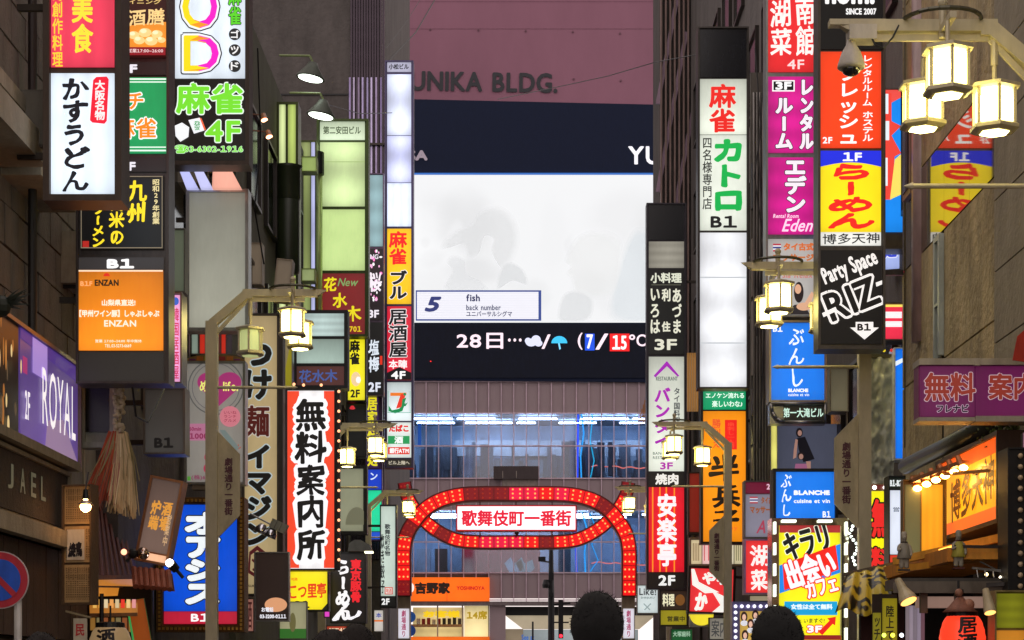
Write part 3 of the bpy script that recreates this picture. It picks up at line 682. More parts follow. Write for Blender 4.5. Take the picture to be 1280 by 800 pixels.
s.poly([(219, 158), (228, 154), (237, 160), (236, 172), (226, 178), (220, 171)], '#f4f6fa').poly([(236, 151), (250, 148), (256, 164), (243, 168)], '#f4f6fa').poly([(250, 148), (252.5, 149), (258, 163), (256, 164)], '#f0643c').T('發', 243, 152, 251, 164, '#48a060', .2)
# --- glowing strips painting colourful reflections off a lamp shade
for i, (a, c) in enumerate(((221, '#c4c8ff'), (239, '#cfd0ff'), (264, '#ffb6a0'))):
    r = empty('reflection_strip', P(a+14, 236, 27.6), ['bluish slanted light strip under the mahjong sign, leftmost of three', 'lavender slanted light strip under the mahjong sign, middle of three', 'peach slanted light strip under the mahjong sign, rightmost of three'][i], 'light', 'light strips under the mahjong sign')
    k = 27.6/FPX; w = 11 if i < 2 else 22
    MB().prism([(-12*k, 26*k), ((-12+w)*k, 26*k), ((2+w)*k, 0), ((-2 if i < 2 else -13)*k, 0)], 0, .08).build('glow_strip', lit(c, 1.0, 0), r)
    MB().box(-14*k, (w-8)*k, .02, .14, 26*k, 29*k).build('bracket', frame_dark, r)
# --- blank milky sign
s = Sign('blank_sign', 'large blank dim milky sign in an aluminium frame under the mahjong sign', 28, 233, 237, 311, 414, .26, steel, 4, G1)
s.panel(237, 241, 307, 410, '#bcbcac', .55, 3)  # unlit panel; its faint emission stands in for street light
s = Sign('blank_sign', 'narrow blank pale green sign behind the orange panel column', 26, 214, 286, 232, 366, .2, greyf, 1.5)
s.panel(216, 288, 231, 364, '#8f9a80', .25)
s = Sign('blank_sign', 'small dark translucent box lettered B1 hanging below the orange panel', 24, 180, 485, 232, 568, .3, greyf, 2)
s.panel(182, 487, 230, 566, '#6d6a66', .22, 3).T('B1', 193, 547, 217, 560, '#101010', 1.4)
# --- heart sign with rounded ends
s = Sign('projecting_sign', 'pale round-topped sign with a dark pink heart, behind the left lamp post', 29, 231, 452, 307, 606, .24, steel, 3, G1)
s.panel(234, 455, 304, 603, '#b4aea6', .45)
s.ring(270, 484, 35, 1.5, '#707070', .4).ring(270, 484, 30, 1, '#807c80', .4)
s.ell(260, 478, 13, 12, '#b83a80', .6).ell(287, 478, 15, 12.5, '#b83a80', .6).poly([(248, 483), (302, 483), (274, 508)], '#b83a80', .6).T('めし life.', 250, 476, 298, 490, '#e8e878', .5, .0 and '', 0)
s.ell(288, 521, 13, 13, '#e88a9a', .6).T('いいね|ランチ|グルメ', 280, 514, 296, 528, '#b83a5a', .1, e=.6)
s.R(235, 530, 266, 551, '#d88ab0', .5).T('60min', 237, 534, 252, 539, '#a03060', .3, e=.6).T('10000', 237, 542, 266, 549, '#a03060', .5, e=.6)
s.ell(262, 572, 6, 6, '#c04060', .6).ell(262, 586, 7, 7, '#c04060', .6).T('ル', 294, 556, 302, 562, '#c06050', .5, e=.6).poly([(275, 538), (282, 538), (300, 560), (294, 566)], '#8a9a98', .5)
s.T('(株)65', 240, 594, 262, 601, '#a05070', .3, e=.5).R(235, 596, 239, 601, '#60b040', .5)
m = MB(); k = s.k
m.prism([(s.x(231), s.z(452)), (s.x(307), s.z(452))]+[(s.x(269)+38*k*math.cos(math.pi*i/10), s.z(452)+9*k*math.sin(math.pi*i/10)) for i in range(1, 10)], -.03, .2)
m.build('crown_panel', paint('#8a6a3a', .5), s.root)
for i, c in enumerate(('#7a2a70', '#c06a20', '#b0a020', '#3a8a6a', '#a02a30', '#c06a20', '#7a2a70')): MB().box(s.x(237+i*9.3), s.x(245+i*9.3), -.035, -.031, s.z(451), s.z(446 if 0 < i < 6 else 449)).build('coloured_tile', paint(c, .4), s.root)
MB().box(s.x(240), s.x(298), -.02, .2, s.z(612), s.z(606)).build('bottom_panel', paint('#7a6a5a', .5), s.root)
s = Sign('narrow_sign', 'red and white striped sign strip above the heart sign', 30, 238, 414, 300, 444, .2, greyf, 1.5)
for a, b, c in ((240, 247, '#8a9a8c'), (250, 256, '#d03020'), (257, 268, '#ece2f6'), (269, 276, '#5a2a28'), (277, 282, '#d03020'), (283, 290, '#3a3034')): s.panel(a, 416, b, 442, c, .7)
# --- beige noodle sign
s = Sign('projecting_sign', 'tall beige sign with bold black and maroon vertical lettering, left of the red guide sign', 33, 303, 392, 354, 745, .3, paint('#4a423c', .5, .3), 2, G1)
s.panel(306, 395, 346, 742, '#c8b080', .68)
s.cur['label'] = 'beige noodle panel'
s.T('つ', 304, 430, 340, 458, '#171512', 3.6, '#cfe0e4', 1.6, e=.55).T('け', 306, 462, 340, 500, '#171512', 3.2, '#cfe0e4', 1.6, e=.55).T('麺', 307, 507, 337, 546, '#5a1c16', 1.6, '#d8d0c4', 1.4, e=.6)
s.T('イマジン', 306, 556, 340, 682, '#171512', 3, '#cfe0e4', 1.6, e=.55, v=1)
s.poly([(312, 690), (322, 682), (332, 690), (334, 717), (318, 721), (310, 716)], '#5a1c20', .6).poly([(314, 694), (322, 688), (329, 694), (331, 714), (319, 717), (313, 713)], '#c8b080', .6).T('ジ', 315, 692, 330, 714, '#5a1c20', .8, e=.6).T('TSUKEMEN IMAJIN', 308, 731, 344, 735, '#3a2a1a', .2, e=.5)
# --- information centre sign
s = Sign('projecting_sign', 'tall red and white sign with heavy black brush lettering, ringed by small bulbs', 35, 357, 486, 420, 713, .4, black, 2, G1)
s.panel(359.5, 488.5, 418, 711, '#f4f2f4', 1.2, 1)
s.R(359.5, 489, 374, 710, '#f2492c').R(405, 489, 418, 710, '#f2492c')
s.T('無料案内所', 370, 499, 408, 700, '#0e0e10', 2.2, '#fbfbff', 4.6, v=1, brush=.9)
s.bulbs(loopbulbs(354, 490, 424, 700, 12.5, 'lr')+[(380, 482), (402, 482), (368, 481)], 1.9, '#ffb080', 1.8)
MB().box(s.x(352), s.x(356.5), -.03, .1, 0, s.z(486)).box(s.x(420.5), s.x(425), -.03, .1, 0, s.z(486)).build('bulb_batten', black, s.root)
# --- small framed panes and flower sign
s = Sign('projecting_sign', 'black box of two frosted panes over a brown panel with blue lettering', 38, 366, 388, 435, 486, .35, black, 4, G1)
s.panel(371, 392, 430, 420, '#c0d6d2', .9, 2).panel(371, 424, 430, 454, '#a9bfb4', .75, 3).panel(371, 458, 430, 482, '#6a3c38', .5).T('花水木', 374, 462, 422, 478, '#4a62a8', .6, brush=.5, e=.7)
s = Sign('projecting_sign', 'slanted yellow and beige sign behind the left lamp lanterns', 36.5, 352, 392, 366, 486, .2, steel, 1)
s.panel(353, 394, 365, 484, '#a89c20', .6).poly([(353, 420), (365, 420), (355, 470), (353, 470)], '#9a8a60', .6)
# --- blue Oasis sign with ornate frame
s = Sign('projecting_sign', 'blue sign with rounded white letters over a red band, in an ornate gold frame', 27, 196, 622, 306, 790, .35, paint('#6b4a22', .45, .6, bump=.5, scale=30), 8, G1, bracket=False)
s.panel(205, 631, 296, 764, '#0a50d8', .95).T('オアシス', 231, 640, 276, 756, '#f2f8fc', 4.0, '#101828', 1.5, v=1)
s.panel(205, 764.5, 296, 780, '#c4223c', .9).T('B1', 239, 767, 262, 777, '#fff', .7)
m = MB()
for a, b in loopbulbs(200, 626, 302, 786, 5.2): m.box(s.x(a)-1.3*s.k, s.x(a)+1.3*s.k, -.075, -.045, s.z(b)-1.6*s.k, s.z(b)+1.6*s.k)
m.build('frame_stud', paint('#b98a3a', .35, .8), s.root, kind='stuff')
# --- tilted silver sign, the spotlight's wash put into its panel emission
s = Sign('tilted_sign', 'tilted silver sign with faint gold brush lettering, lit from below by a spotlight', 23, 168, 596, 210, 704, .25, paint('#9a6a44', .4, .6), 3, ry=math.radians(11), bracket=False)
s.panel(171, 599, 207, 690, '#8a7064', .5, 3).T('酒場|炉端', 176, 625, 202, 662, '#e8a040', .8, v=1, brush=1, e=.8).T('営業中', 198, 640, 204, 680, '#e8c090', .3, v=1, e=.6)
s.panel(171, 692, 207, 701, '#ffc49a', .9)  # bright warm foot strip paints the spotlight's hot spot
# --- yellow and black ramen signs
s = Sign('projecting_sign', 'small yellow sign with red lettering over black B1, under the red guide sign', 36, 359, 711, 411, 764, .3, black, 1.5, G1)
s.panel(361, 713, 409, 762, '#f6e21c', 1.05).T('こつ里亭', 362, 729, 408, 748, '#e2401c', .9, brush=.7).T('B1', 369, 751, 387, 760, '#1a1a12', .8).T('地鶏', 364, 722, 372, 726, '#e0701c', .1).poly([(402, 762.5), (409.5, 754), (409.5, 762.5)], '#1a1a12')
s = Sign('projecting_sign', 'black sign with white brush letters beside red vertical kanji, bottom left of centre', 37, 413, 690, 458, 779, .3, black, 2, G1)
s.panel(415, 692, 456, 777, '#160f0f', .9).T('らーめん', 420, 700, 438, 776, '#f4f2f8', 1.6, v=1, brush=1).T('ん', 416, 752, 452, 775, '#f4f2f8', 1.8, brush=1).T('東京豚骨', 438, 699, 452, 753, '#e8202c', 1.0, v=1)
s = Sign('poster_board', 'dark rounded poster with white telephone digits under the beige noodle sign', 32, 318, 690, 362, 777, .1, steel, 1.5, bracket=False)
s.panel(320, 692, 360, 775, '#2e211c', .7).ell(345, 756, 14, 9, '#d89a70').T('お電話', 327, 759, 342, 765, '#e8e8f0', .3).T('03-3200-0111', 325, 768, 358, 773, '#e8e8f0', .4)
s = Sign('poster_board', 'pale poster with a green lower half and a small statue print at bottom left', 34, 349, 752, 384, 800, .1, greyf, 1, bracket=False)
s.panel(350, 753, 383, 798, '#b8b48c', .6).R(350, 786, 383, 798, '#3c7a30', .6).ell(366, 778, 4, 12, '#7a7448', .6)
# --- L17 beige / green
s = Sign('projecting_sign', 'dark framed beige blank sign beside a turquoise panel, low at left centre', 45, 418, 582, 459, 668, .3, black, 4, G1)
s.panel(422, 586, 454, 664, '#a4a68a', .62).ell(446, 656, 14, 22, '#8a8a70', .5, a0=180, a1=360)
s = Sign('projecting_sign', 'tall turquoise and blue sign with a purple framed yellow lettered panel on top', 56.5, 457, 493, 478, 676, .3, paint('#4a2a6a', .4), 1, G1)
s.panel(458.5, 495, 473, 585, '#3a1c58', .8).T('居家料理処', 459, 497, 472, 583, '#e8dc28', .8, v=1)
s.panel(458.5, 587, 477, 612, '#1840c8', .9).T('ン', 463, 591, 472, 600, '#d8e4f8', .5)
s.panel(458.5, 613, 477, 664, '#1fd8a0', .95).panel(458.5, 665, 477, 674, '#1c54d0', .9)
# --- green building column
grn = paint('#3a4a1c', .4, .4)
s = Sign('projecting_sign', 'tall column of blank pale green backlit panels over a dark red panel with yellow kanji', 46, 396, 149, 461, 421, .35, grn, 3, G1)
s.panel(400, 152, 456, 175, '#cfe0c0', .95, 3).T('第二安田ビル', 404, 158, 451, 168, '#3a4a2c', .3)
s.panel(400, 178, 456, 258, '#cfe6a4', 1.15, 5).R(400, 202, 456, 203, '#9ab070')
s.panel(400, 262, 456, 338, '#c4de90', 1.0).panel(400, 342, 456, 418, '#8c2426', .7)
s.T('花', 405, 347, 421, 364, '#e8d81c', .8, brush=1).T('水', 416, 366, 434, 385, '#e8d81c', .8, brush=1).T('木', 430, 382, 452, 402, '#e8d81c', .8, brush=1).T('New', 422, 348, 448, 358, '#7aa060', .3, shear=.3).T('701', 437, 408, 452, 415, '#e8c81c', .4)
s = Sign('projecting_sign', 'yellow sign with black mahjong kanji and 2F, under the dark red kanji panel', 46.5, 433, 421, 458, 502, .3, black, 1.5, G1)
s.panel(435, 423, 456, 500, '#f0e420', 1.05).T('麻雀', 437, 425, 450, 456, '#151510', 1.0, v=1).T('2F', 438, 487, 450, 497, '#252515', .8).ell(445, 474, 6, 9, '#f0d0a0').ell(448, 475, 3, 4, '#ffffff')
s = Sign('blank_sign', 'black blank signboard below the yellow mahjong sign', 47, 433, 503, 458, 572, .25, black, 1.5, G1); s.panel(435, 505, 456, 570, '#131414', .5).T('♨', 437, 507, 444, 512, '#d0303a', .6)
# --- pink blossoms column
s = Sign('projecting_sign', 'narrow black column with pink blossom print under a pale blue pane', 56, 459, 217, 480, 495, .3, paint('#5a4a60', .35, .6), 1.3, G1)
s.panel(460.5, 219, 478.5, 308, '#8fb2b8', .95, 2).panel(460.5, 311, 478.5, 400, '#1a0e16', .9).T('ING', 461, 318, 473, 324, '#e4e0ea', .3)
for i in range(26):
    a, b = random.uniform(463, 477), random.uniform(314, 378); s.ell(a, b, random.uniform(.7, 2.2), random.uniform(1, 2.4), random.choice(['#ff8ad0', '#f8b4e0', '#ffffff']), n=6, name='petal')
s.T('桜', 461, 341, 477, 366, '#f4eaf4', 1.0, brush=.8).T('3F', 461, 388, 474, 398, '#f0eaf4', .7)
s.panel(460.5, 403, 478.5, 493, '#120f14', .9).T('塩梅', 461, 424, 474, 466, '#dfe8f4', .7, v=1, brush=1).R(475, 445, 478, 456, '#e0301c').T('2F', 460.5, 478, 476, 490, '#dfe4f2', .9)
# --- blue-white column
s = Sign('projecting_sign', 'tall narrow column with glowing blue-white panes above yellow, red and convenience store panels', 58, 481, 76, 517, 585, .4, paint('#4c4664', .35, .7), 1.8, G1)
s.panel(484, 78, 514, 90, '#b8b8d0', .8).T('小松ビル', 486, 80, 511, 87, '#20202c', .4)
s.panel(484, 93, 514, 169, '#dce4ff', 1.35, 5).panel(484, 170, 514, 228, '#d0d6ff', 1.3, 5).panel(484, 229, 514, 283, '#dce6ff', 1.25, 1)
s.panel(484, 286, 514, 380, '#fbc410', 1.05).T('麻雀', 486, 289, 509, 331, '#f0201c', 1.2, v=1).T('ブル', 487, 338, 509, 374, '#101018', 1.4, '#f6f2f0', .8, v=1)
s.panel(484, 383, 514, 475, '#e0203c', .95).T('居酒屋', 486, 387, 509, 447, '#101014', .9, '#f6f0f2', .9, v=1, brush=.4).T('本陣', 486, 450, 509, 461, '#fff', .4).poly([(484, 475), (484, 466), (499, 459), (514, 466), (514, 475)], '#101014').T('4F', 489, 464, 507, 474, '#fff', .8)
s.panel(484, 478, 514, 526, '#dfeaec', 1.0, 3)
s.poly([(488, 491), (508, 491), (508, 493), (500, 495), (488, 495)], '#f07a28').poly([(501, 493), (508, 491), (502, 509), (495, 511)], '#e83a28').poly([(486, 507), (490, 513), (499, 511), (507, 503), (503, 514), (494, 517), (486, 514)], '#188a50').ell(506, 493, 1.8, 1.8, '#188a50').poly([(503, 499), (508, 497), (505, 506), (510, 503), (507, 508), (502, 508)], '#188a50')
for a in ((484.5, 515.5, 513.5, 516.2), (485, 489, 485.6, 516), (512.4, 489, 513, 516)): s.R(*a, '#60a890')
s.panel(484, 528, 514, 572, '#dfe8e4', 1.0).R(485, 531, 512, 541, '#e8f0ea').T('たばこ', 486, 531, 511, 540, '#e02a28', .9).R(485, 545, 512, 555, '#2a9a58').T('酒', 493, 545.5, 504, 554.5, '#fff', .6).R(485, 559, 512, 568, '#e03a2a').T('銀行ATM', 487, 560, 511, 567, '#fff', .4)
s.panel(484, 574, 514, 583, '#3a342e', .5).T('ビル上階へ', 486, 576, 512, 581, '#c0b8a4', .3)
# --- hanging green-white banner + 2F
s = Sign('projecting_sign', 'pale green-white sign with small black lettering and red seal, left of the red arch', 52, 475, 631, 496, 760, .3, black, 1.3, G1)
s.panel(476, 633, 494, 745, '#c8d8cc', .95).T('炊き餃子', 476, 668, 481, 742, '#16181c', .3, v=1, brush=.6).T('歌舞伎町名物', 481, 655, 488, 695, '#20242a', .3, v=1).R(481, 734, 491, 743, '#d04030').R(482, 735, 490, 742, '#e8e0d8').T('地酒', 482.5, 735.5, 489.5, 741.5, '#d04030', .1)
s.panel(476.5, 746, 494, 758, '#0e0e0e', .8).T('2F', 477, 748, 487, 756, '#f0f0f0', .7)
s = Sign('poster_board', 'small glowing pale panel at the foot of the arch, left side', 55, 467, 762, 480, 790, .1, greyf, 1, bracket=False); s.panel(468, 763, 479, 789, '#d8d0c8', .8).R(468, 775, 479, 777, '#e07028').T('本', 470, 766, 477, 772, '#3848a0', .3)
# ================================================================ RIGHT SIGNS
G2 = 'tenant signs projecting over the right side of the street'
alu = paint('#8c8884', .3, .85)
s = Sign('projecting_sign', 'near right column with orange-red, yellow and black panels, reflected in the stone wall', 23.5, 1022, -60, 1106, 437, .32, paint('#5a554e', .35, .7), 3, G2)
s.panel(1025, -55, 1103, 62, '#090909', .7).T('nom.', 1031, -16, 1093, 6, '#f4f4f4', 2).T('SINCE 2007', 1057, 11, 1095, 19, '#f0f0f0', .6)
s.panel(1025, 65, 1101, 185, '#fb4214', 1.0).T('フレッシュ', 1049, 86, 1072, 180, '#ffffff', 1.1, v=1).T('レンタルルーム', 1078, 70, 1090, 133, '#ffffff', .4, v=1).T('ホステル', 1078, 140, 1091, 177, '#ffffff', .4, v=1).T('2F', 1028, 172, 1040, 180, '#fff', .5)
s.panel(1025, 189, 1101, 290, '#ffe414', 1.05)
s.poly([(1025, 189), (1101, 189)]+[(1101-76*i/14, 209-5.5*math.sin(math.pi*i/14)) for i in range(15)], '#1c2ce0', name='blue_band').T('1F', 1053, 191, 1077, 202, '#ffffff', .9)
s.T('らーめん', 1035, 206, 1092, 286, '#f0241c', 2.4, v=1, brush=.8)
s.panel(1025, 290.5, 1101, 307, '#f0f0ea', 1.0).T('博多天神', 1028, 292, 1099, 305, '#181818', .3, brush=.4)
s.panel(1025, 313, 1102, 430, '#0c0a09', .8)
s.T('Party Space', 1026, 322, 1098, 350, '#f4f0ec', 1.1, rot=22); s.T('RIZ', 1031, 356, 1098, 392, '#0c0a09', 2.2, '#f6f2ee', 3.2, rot=22)
s.poly([(1027, 392), (1044, 384), (1046, 389), (1029, 397)], '#f6f2ee').poly([(1094, 354), (1102, 351), (1102, 356), (1095, 359)], '#f6f2ee')
s.poly([(1069, 403), (1091, 403), (1091, 410), (1098, 410), (1080, 425), (1062, 410), (1069, 410)], '#f6f2ee').T('B1', 1071, 405, 1088, 414, '#181210', .9)
# mirrored-letter column
s = Sign('projecting_sign', 'column of one red and two magenta panels over a white panel with a woman', 29, 957, -40, 1021, 397, .3, paint('#97a09c', .3, .7), 2.5, G2)
s.panel(960, -35, 1017, 90, '#e8282c', .97).T('湖菜', 963, 0, 989, 70, '#fff4f0', 1, v=1, brush=.6).T('南館', 994, -4, 1018, 70, '#fff4f0', 1, v=1, brush=.6).T('4F', 984, 75, 1005, 87, '#f8d8d8', .5)
s.panel(960, 96, 1017, 191, '#e01c94', .95, 2).T('レンタル', 999, 100, 1017, 187, '#f4ecf4', 2, '#381028', 1, v=1).T('ルーム', 969, 123, 991, 187, '#f4ecf4', 2, '#381028', 1, v=1).R(965, 101, 993, 115, '#fff').R(966.5, 102.5, 991.5, 113.5, '#101010').T('3F', 969, 103, 989, 113, '#fff', 1)
s.panel(960, 197, 1017, 293, '#de1c94', .95, 2).T('エデン', 981, 201, 1008, 266, '#f4ecf4', 2.2, '#381028', 1, v=1).T('Eden', 977, 274, 1016, 290, '#ffd8f0', .5, shear=.4).T('Rental Room', 966, 268, 998, 273, '#ffd8f0', .2, shear=.2)
s.panel(960, 299, 1017, 394, '#c8c4c0', .72)
for i, c in enumerate(('#c03040', '#e8e8f0', '#2a3888', '#e8e8f0', '#c03040')): s.R(966, 305+i*2, 976, 307+i*2, c, .8)
s.T('タイ古式', 979, 304, 1017, 314, '#d06a30', .9).T('マッサージ', 966, 318, 1017, 327, '#c06a30', .9).T("A'sia Relax", 968, 340, 1016, 348, '#c07068', .2, shear=.3)
s.ell(998, 366, 6, 13, '#241a1c').ell(997, 362, 4, 6, '#dca888').poly([(982, 394), (992, 382), (1004, 380), (1012, 394)], '#2a2628').ell(1004, 384, 9, 5, '#d8a888').poly([(1005, 380), (1014, 365), (1017, 368), (1010, 388)], '#d8a888')
# --- tall white mahjong column
s = Sign('projecting_sign', 'tall white column with red mahjong kanji and green katakana over blank glowing panes', 39, 872, 34, 936, 486, .35, paint('#46423e', .35, .6), 2, G2)
s.panel(875, 37, 933, 97, '#15171c', 0, mat=paint('#1a1c22', .15)).panel(875, 99, 933, 168, '#e2e8d8', 1.0, 3)
s.T('麻雀', 886, 105, 920, 166, '#e8241c', 1.6, v=1)
s.panel(875, 169, 933, 288, '#e4eadc', 1.02).T('カトロ', 892, 174, 927, 264, '#10b04c', 3.0, v=1, brush=.5).T('四名様専門店', 878, 173, 890, 262, '#202420', .3, v=1).T('B1', 888, 270, 921, 285, '#1a1a1a', 1.2)
s.panel(875, 291, 933, 484, '#eceef2', 1.25, 2).R(875, 346, 933, 348, '#c4c8cc').R(875, 428, 933, 430, '#c8ccd0')
s = Sign('projecting_sign', 'orange sign with black brush kanji and red slip, topped by a green panel', 40, 876, 486, 935, 680, .35, black, 2, G2)
s.panel(879, 488, 932, 512, '#10a068', .9).T('エノケン流れる', 882, 491, 930, 498, '#e8fff0', .3).T('楽しいわな♪', 890, 501, 928, 509, '#e8fff0', .3)
s.panel(879, 514, 932, 677, '#fb9410', 1.0).R(906, 525, 921, 562, '#e8201c').T('串刺し一人前', 909, 528, 918, 560, '#f05030', .1, v=1).T('勝利え', 890, 524, 901, 560, '#d8482c', .3, v=1, brush=.5)
s.T('半', 887, 568, 925, 604, '#1c120c', 2.2, brush=1).T('兵', 890, 606, 926, 634, '#1c120c', 1.6, brush=1).T('ヱ', 891, 638, 924, 652, '#1c120c', 1.8, brush=1).T('Happy', 892, 657, 922, 664, '#f07028', .2)
# --- thin dark column with thai and yakiniku
s = Sign('projecting_sign', 'dark column of small white lettering, pale Thai panel with purple letters and red barbecue panel', 49, 808, 254, 858, 737, .35, paint('#38343a', .35, .6), 2, G2)
s.panel(811, 256, 855, 300, '#0e1016', 0, mat=paint('#12141a', .2)).panel(811, 302, 855, 335, '#aaa698', .7, 2)
s.panel(811, 337, 855, 443, '#0f0f0e', .8).T('小料理', 813, 341, 852, 354, '#d8dcc8', .8).R(814, 356, 851, 356.6, '#707060')
s.T('あづま', 840, 361, 852, 417, '#dcdcc8', .8, v=1).T('いろは', 813, 361, 825, 417, '#dcdcc8', .8, v=1).T('利', 827, 361, 838, 377, '#dcdcc8', .8).T('住', 827, 402, 838, 415, '#dcdcc8', .8).T('3F', 818, 424, 846, 438, '#dcdcc8', 1)
s.panel(811, 446, 855, 589, '#dfe4d6', .98, 3).T('バンタイ', 818, 485, 838, 561, '#a81cae', 1.2, v=1, brush=.3).T('タイ国料理', 842, 485, 850, 530, '#30343a', .3, v=1).T('BAN-THAI|RESTAURANT', 816, 565, 850, 574, '#506058', .1).T('3F', 825, 578, 841, 587, '#b030a8', .7)
s.poly([(817, 470), (833, 452), (834, 452), (849, 470), (847, 471), (833.5, 458), (819, 472)], '#a01cb0').T('RESTAURANT', 820, 471, 847, 476, '#506058', .2)
s.panel(811, 590, 855, 608, '#181412', .8).T('焼肉', 819, 592, 848, 606, '#f0ece4', .9)
s.panel(811, 609, 855, 715, '#e8142a', .98)
for a in (815, 824, 832, 842): s.R(a, 609, a+1.6, 715, '#ff9020')
s.T('安楽亭', 821, 617, 846, 708, '#f8f6fa', 1.5, v=1)
s.panel(811, 716, 855, 735, '#14100e', .8).T('2F', 823, 719, 844, 732, '#f0f0ee', 1.1)
s = Sign('blank_sign', 'dark red unlit sign strip between the barbecue column and the orange kanji sign', 44, 860, 590, 876, 668, .3, black, 1.5); s.panel(862, 592, 874, 665, '#8a1614', .6)  # panel emits faintly by itself
# --- blue bistro signs
s = Sign('projecting_sign', 'bright blue upright sign with thin white script, above a dark curved building nameplate', 28, 961, 401, 1033, 503, .28, paint('#a89c88', .3, .7), 2.5, G2, bracket=False)
s.panel(964, 404, 1030, 500, '#1878e8', 1.05).T('B1', 966, 407, 978, 415, '#fff', .5).T('ぶんし', 985, 410, 1005, 482, '#f4fbff', .5, v=1, brush=1).T('BLANCHE', 985, 486, 1010, 490.5, '#fff', .5).T('cuisine et vin', 985, 492, 1011, 495.5, '#fff', .1)
s = Sign('nameplate', 'dark nameplate with pale kanji and polished rounded rim, under the upright blue sign', 28, 962, 503, 1033, 530, .25, steel, 0, bracket=False)
m = MB(); k = s.k
pts = [s.x(1031), s.z(528)], [s.x(980), s.z(528)], [s.x(970), s.z(524)], [s.x(965), s.z(516)], [s.x(963), s.z(505)], [s.x(1031), s.z(505)]
m.path([(a, -.05, b) for a, b in pts]+[(pts[0][0], -.05, pts[0][1])], 2.2*k, 8); m.build('tube_rim', steel, s.root, smooth=True)
s.panel(979, 507, 1030, 526, '#24221c', .5).T('第一大滝ビル', 979, 510, 1029, 522, '#c8e8d8', .4)
s = Sign('projecting_sign', 'smaller landscape blue sign with white script at left, hanging above the yellow cafe poster', 26.5, 966, 586, 1047, 653, .25, black, 3.5, G2)
s.panel(970, 590, 1043, 649, '#1878e8', 1.05).T('ぶんし', 976, 594, 989, 646, '#f4fbff', .4, v=1, brush=1).T('BLANCHE', 992, 613, 1037, 619, '#fff', .8).T('cuisine et vin', 992, 624, 1037, 629, '#fff', .3).T('B1', 1028, 639, 1038, 647, '#fff', .4)
# --- yellow cafe poster in mirrored frame
s = Sign('light_box', 'yellow poster with black and red slanted letters in a mirrored frame of light tubes', 24.8, 964, 648, 1060, 830, .35, paint('#c8c4b0', .12, 1), 9, bracket=False)
s.panel(974, 657, 1050, 822, '#f4ee1a', 1.05).R(974, 657, 1050, 666, '#a83030')
s.poly([(974, 707), (1050, 680), (1050, 716), (974, 742)], '#1c86e8', name='blue_band')
s.T('キラリ', 979, 660, 1036, 695, '#141414', 2, '#f0f0d8', 1.2, rot=16); s.poly([(978, 706), (1044, 681), (1048, 712), (980, 738)], '#ee2418', name='red_band')
s.T('出会い', 981, 692, 1044, 730, '#f6f8fc', 2.4, '#e8201c', 1.6, rot=18).T('カフェ', 1006, 722, 1046, 744, '#fbfbff', 1.2, '#e8281c', 1.6, rot=16)
s.R(980, 752, 1046, 769, '#18a0d8').T('女性は全て無料', 988, 755, 1040, 762, '#f0faff', .5).T('いますぐ!', 1004, 773, 1030, 779, '#403820', .2).T('3F', 1008, 782, 1027, 791, '#fff', 1, '#e8281c', 1.2).poly([(1022, 790), (1036, 776), (1033, 773), (1044, 771), (1043, 782), (1040, 780), (1027, 794)], '#e8241c').R(974, 794, 1050, 800, '#902020')
for y in (668, 694, 720, 746, 772, 800):
    for x in (967.5, 1056.5): MB().tube((s.x(x), -.09, s.z(y)), (s.x(x), -.09, s.z(y-15)), .016, n=8).build('light_tube', glow('#f4fff0', 2.2), s.root)
for x in (985, 1030): MB().tube((s.x(x-9), -.09, s.z(652)), (s.x(x+9), -.09, s.z(652)), .016, n=8).build('light_tube', glow('#f4fff0', 2.2), s.root)
# --- smaller right signs
s = Sign('projecting_sign', 'grey-white sign with orange katakana under a maroon strip, left of the yellow poster', 32, 930, 601, 972, 673, .25, greyf, 1.5, G2, bracket=False)
s.panel(932, 603, 970, 617, '#7a1c38', .7).T('2F', 958, 605, 967, 612, '#e8c0d0', .4)
s.panel(932, 618, 970, 671, '#9a96a8', .62)
for i, c in enumerate(('#c03040', '#e8e8f0', '#2a3888', '#e8e8f0', '#c03040')): s.R(937, 621+i*1.7, 947, 622.7+i*1.7, c, .7)
s.T('タイ古式', 951, 621, 970, 630, '#a0582c', .5, e=.8).T('マッサージ', 937, 633, 970, 642, '#a0582c', .7, e=.8).T("A's", 945, 650, 968, 667, '#b04058', .5, shear=.3, e=.8)
s = Sign('projecting_sign', 'small red sign with white kanji in a lilac frame, left of the yellow cafe poster', 31.5, 930, 674, 973, 743, .25, paint('#b088b0', .35, .5), 2, G2, bracket=False)
s.panel(932, 676, 971, 741, '#ea3434', 1.0).T('湖', 938, 681, 962, 708, '#fff4f0', 1.1, brush=.6).T('菜', 938, 712, 959, 738, '#fff4f0', 1.1, brush=.6).T('南', 966, 681, 971, 707, '#fff4f0', .8).T('館', 962, 711, 971, 738, '#fff4f0', 1)
s = Sign('light_box', 'poster of smiling women edged with square white bulbs behind the right head', 36, 915, 752, 972, 815, .3, paint('#8a86b8', .3, .5), 3, bracket=False)
s.panel(925, 764, 968, 812, '#cfa850', .9)
for a, b, c in ((930, 771, '#3a2420'), (944, 769, '#2a1818'), (938, 780, '#4a2a20'), (952, 780, '#3a2020'), (931, 794, '#3a2420'), (945, 795, '#4a2c20'), (958, 792, '#3a2420')):
    s.ell(a, b, 4.2, 6.5, c, .6).ell(a, b+.5, 2.4, 3.8, '#e8b8a0').ell(a, b+8, 4.5, 3.5, '#e8e8f0', .8)
s.bulbs(loopbulbs(919, 758, 966, 812, 7.8, 'lt'), 2.2, '#f4f0ff', 1.5)
s = Sign('projecting_sign', 'tilted red square sign with curling white lettering below the orange kanji sign', 42, 859, 708, 918, 768, .3, black, 2, G2, ry=math.radians(2))
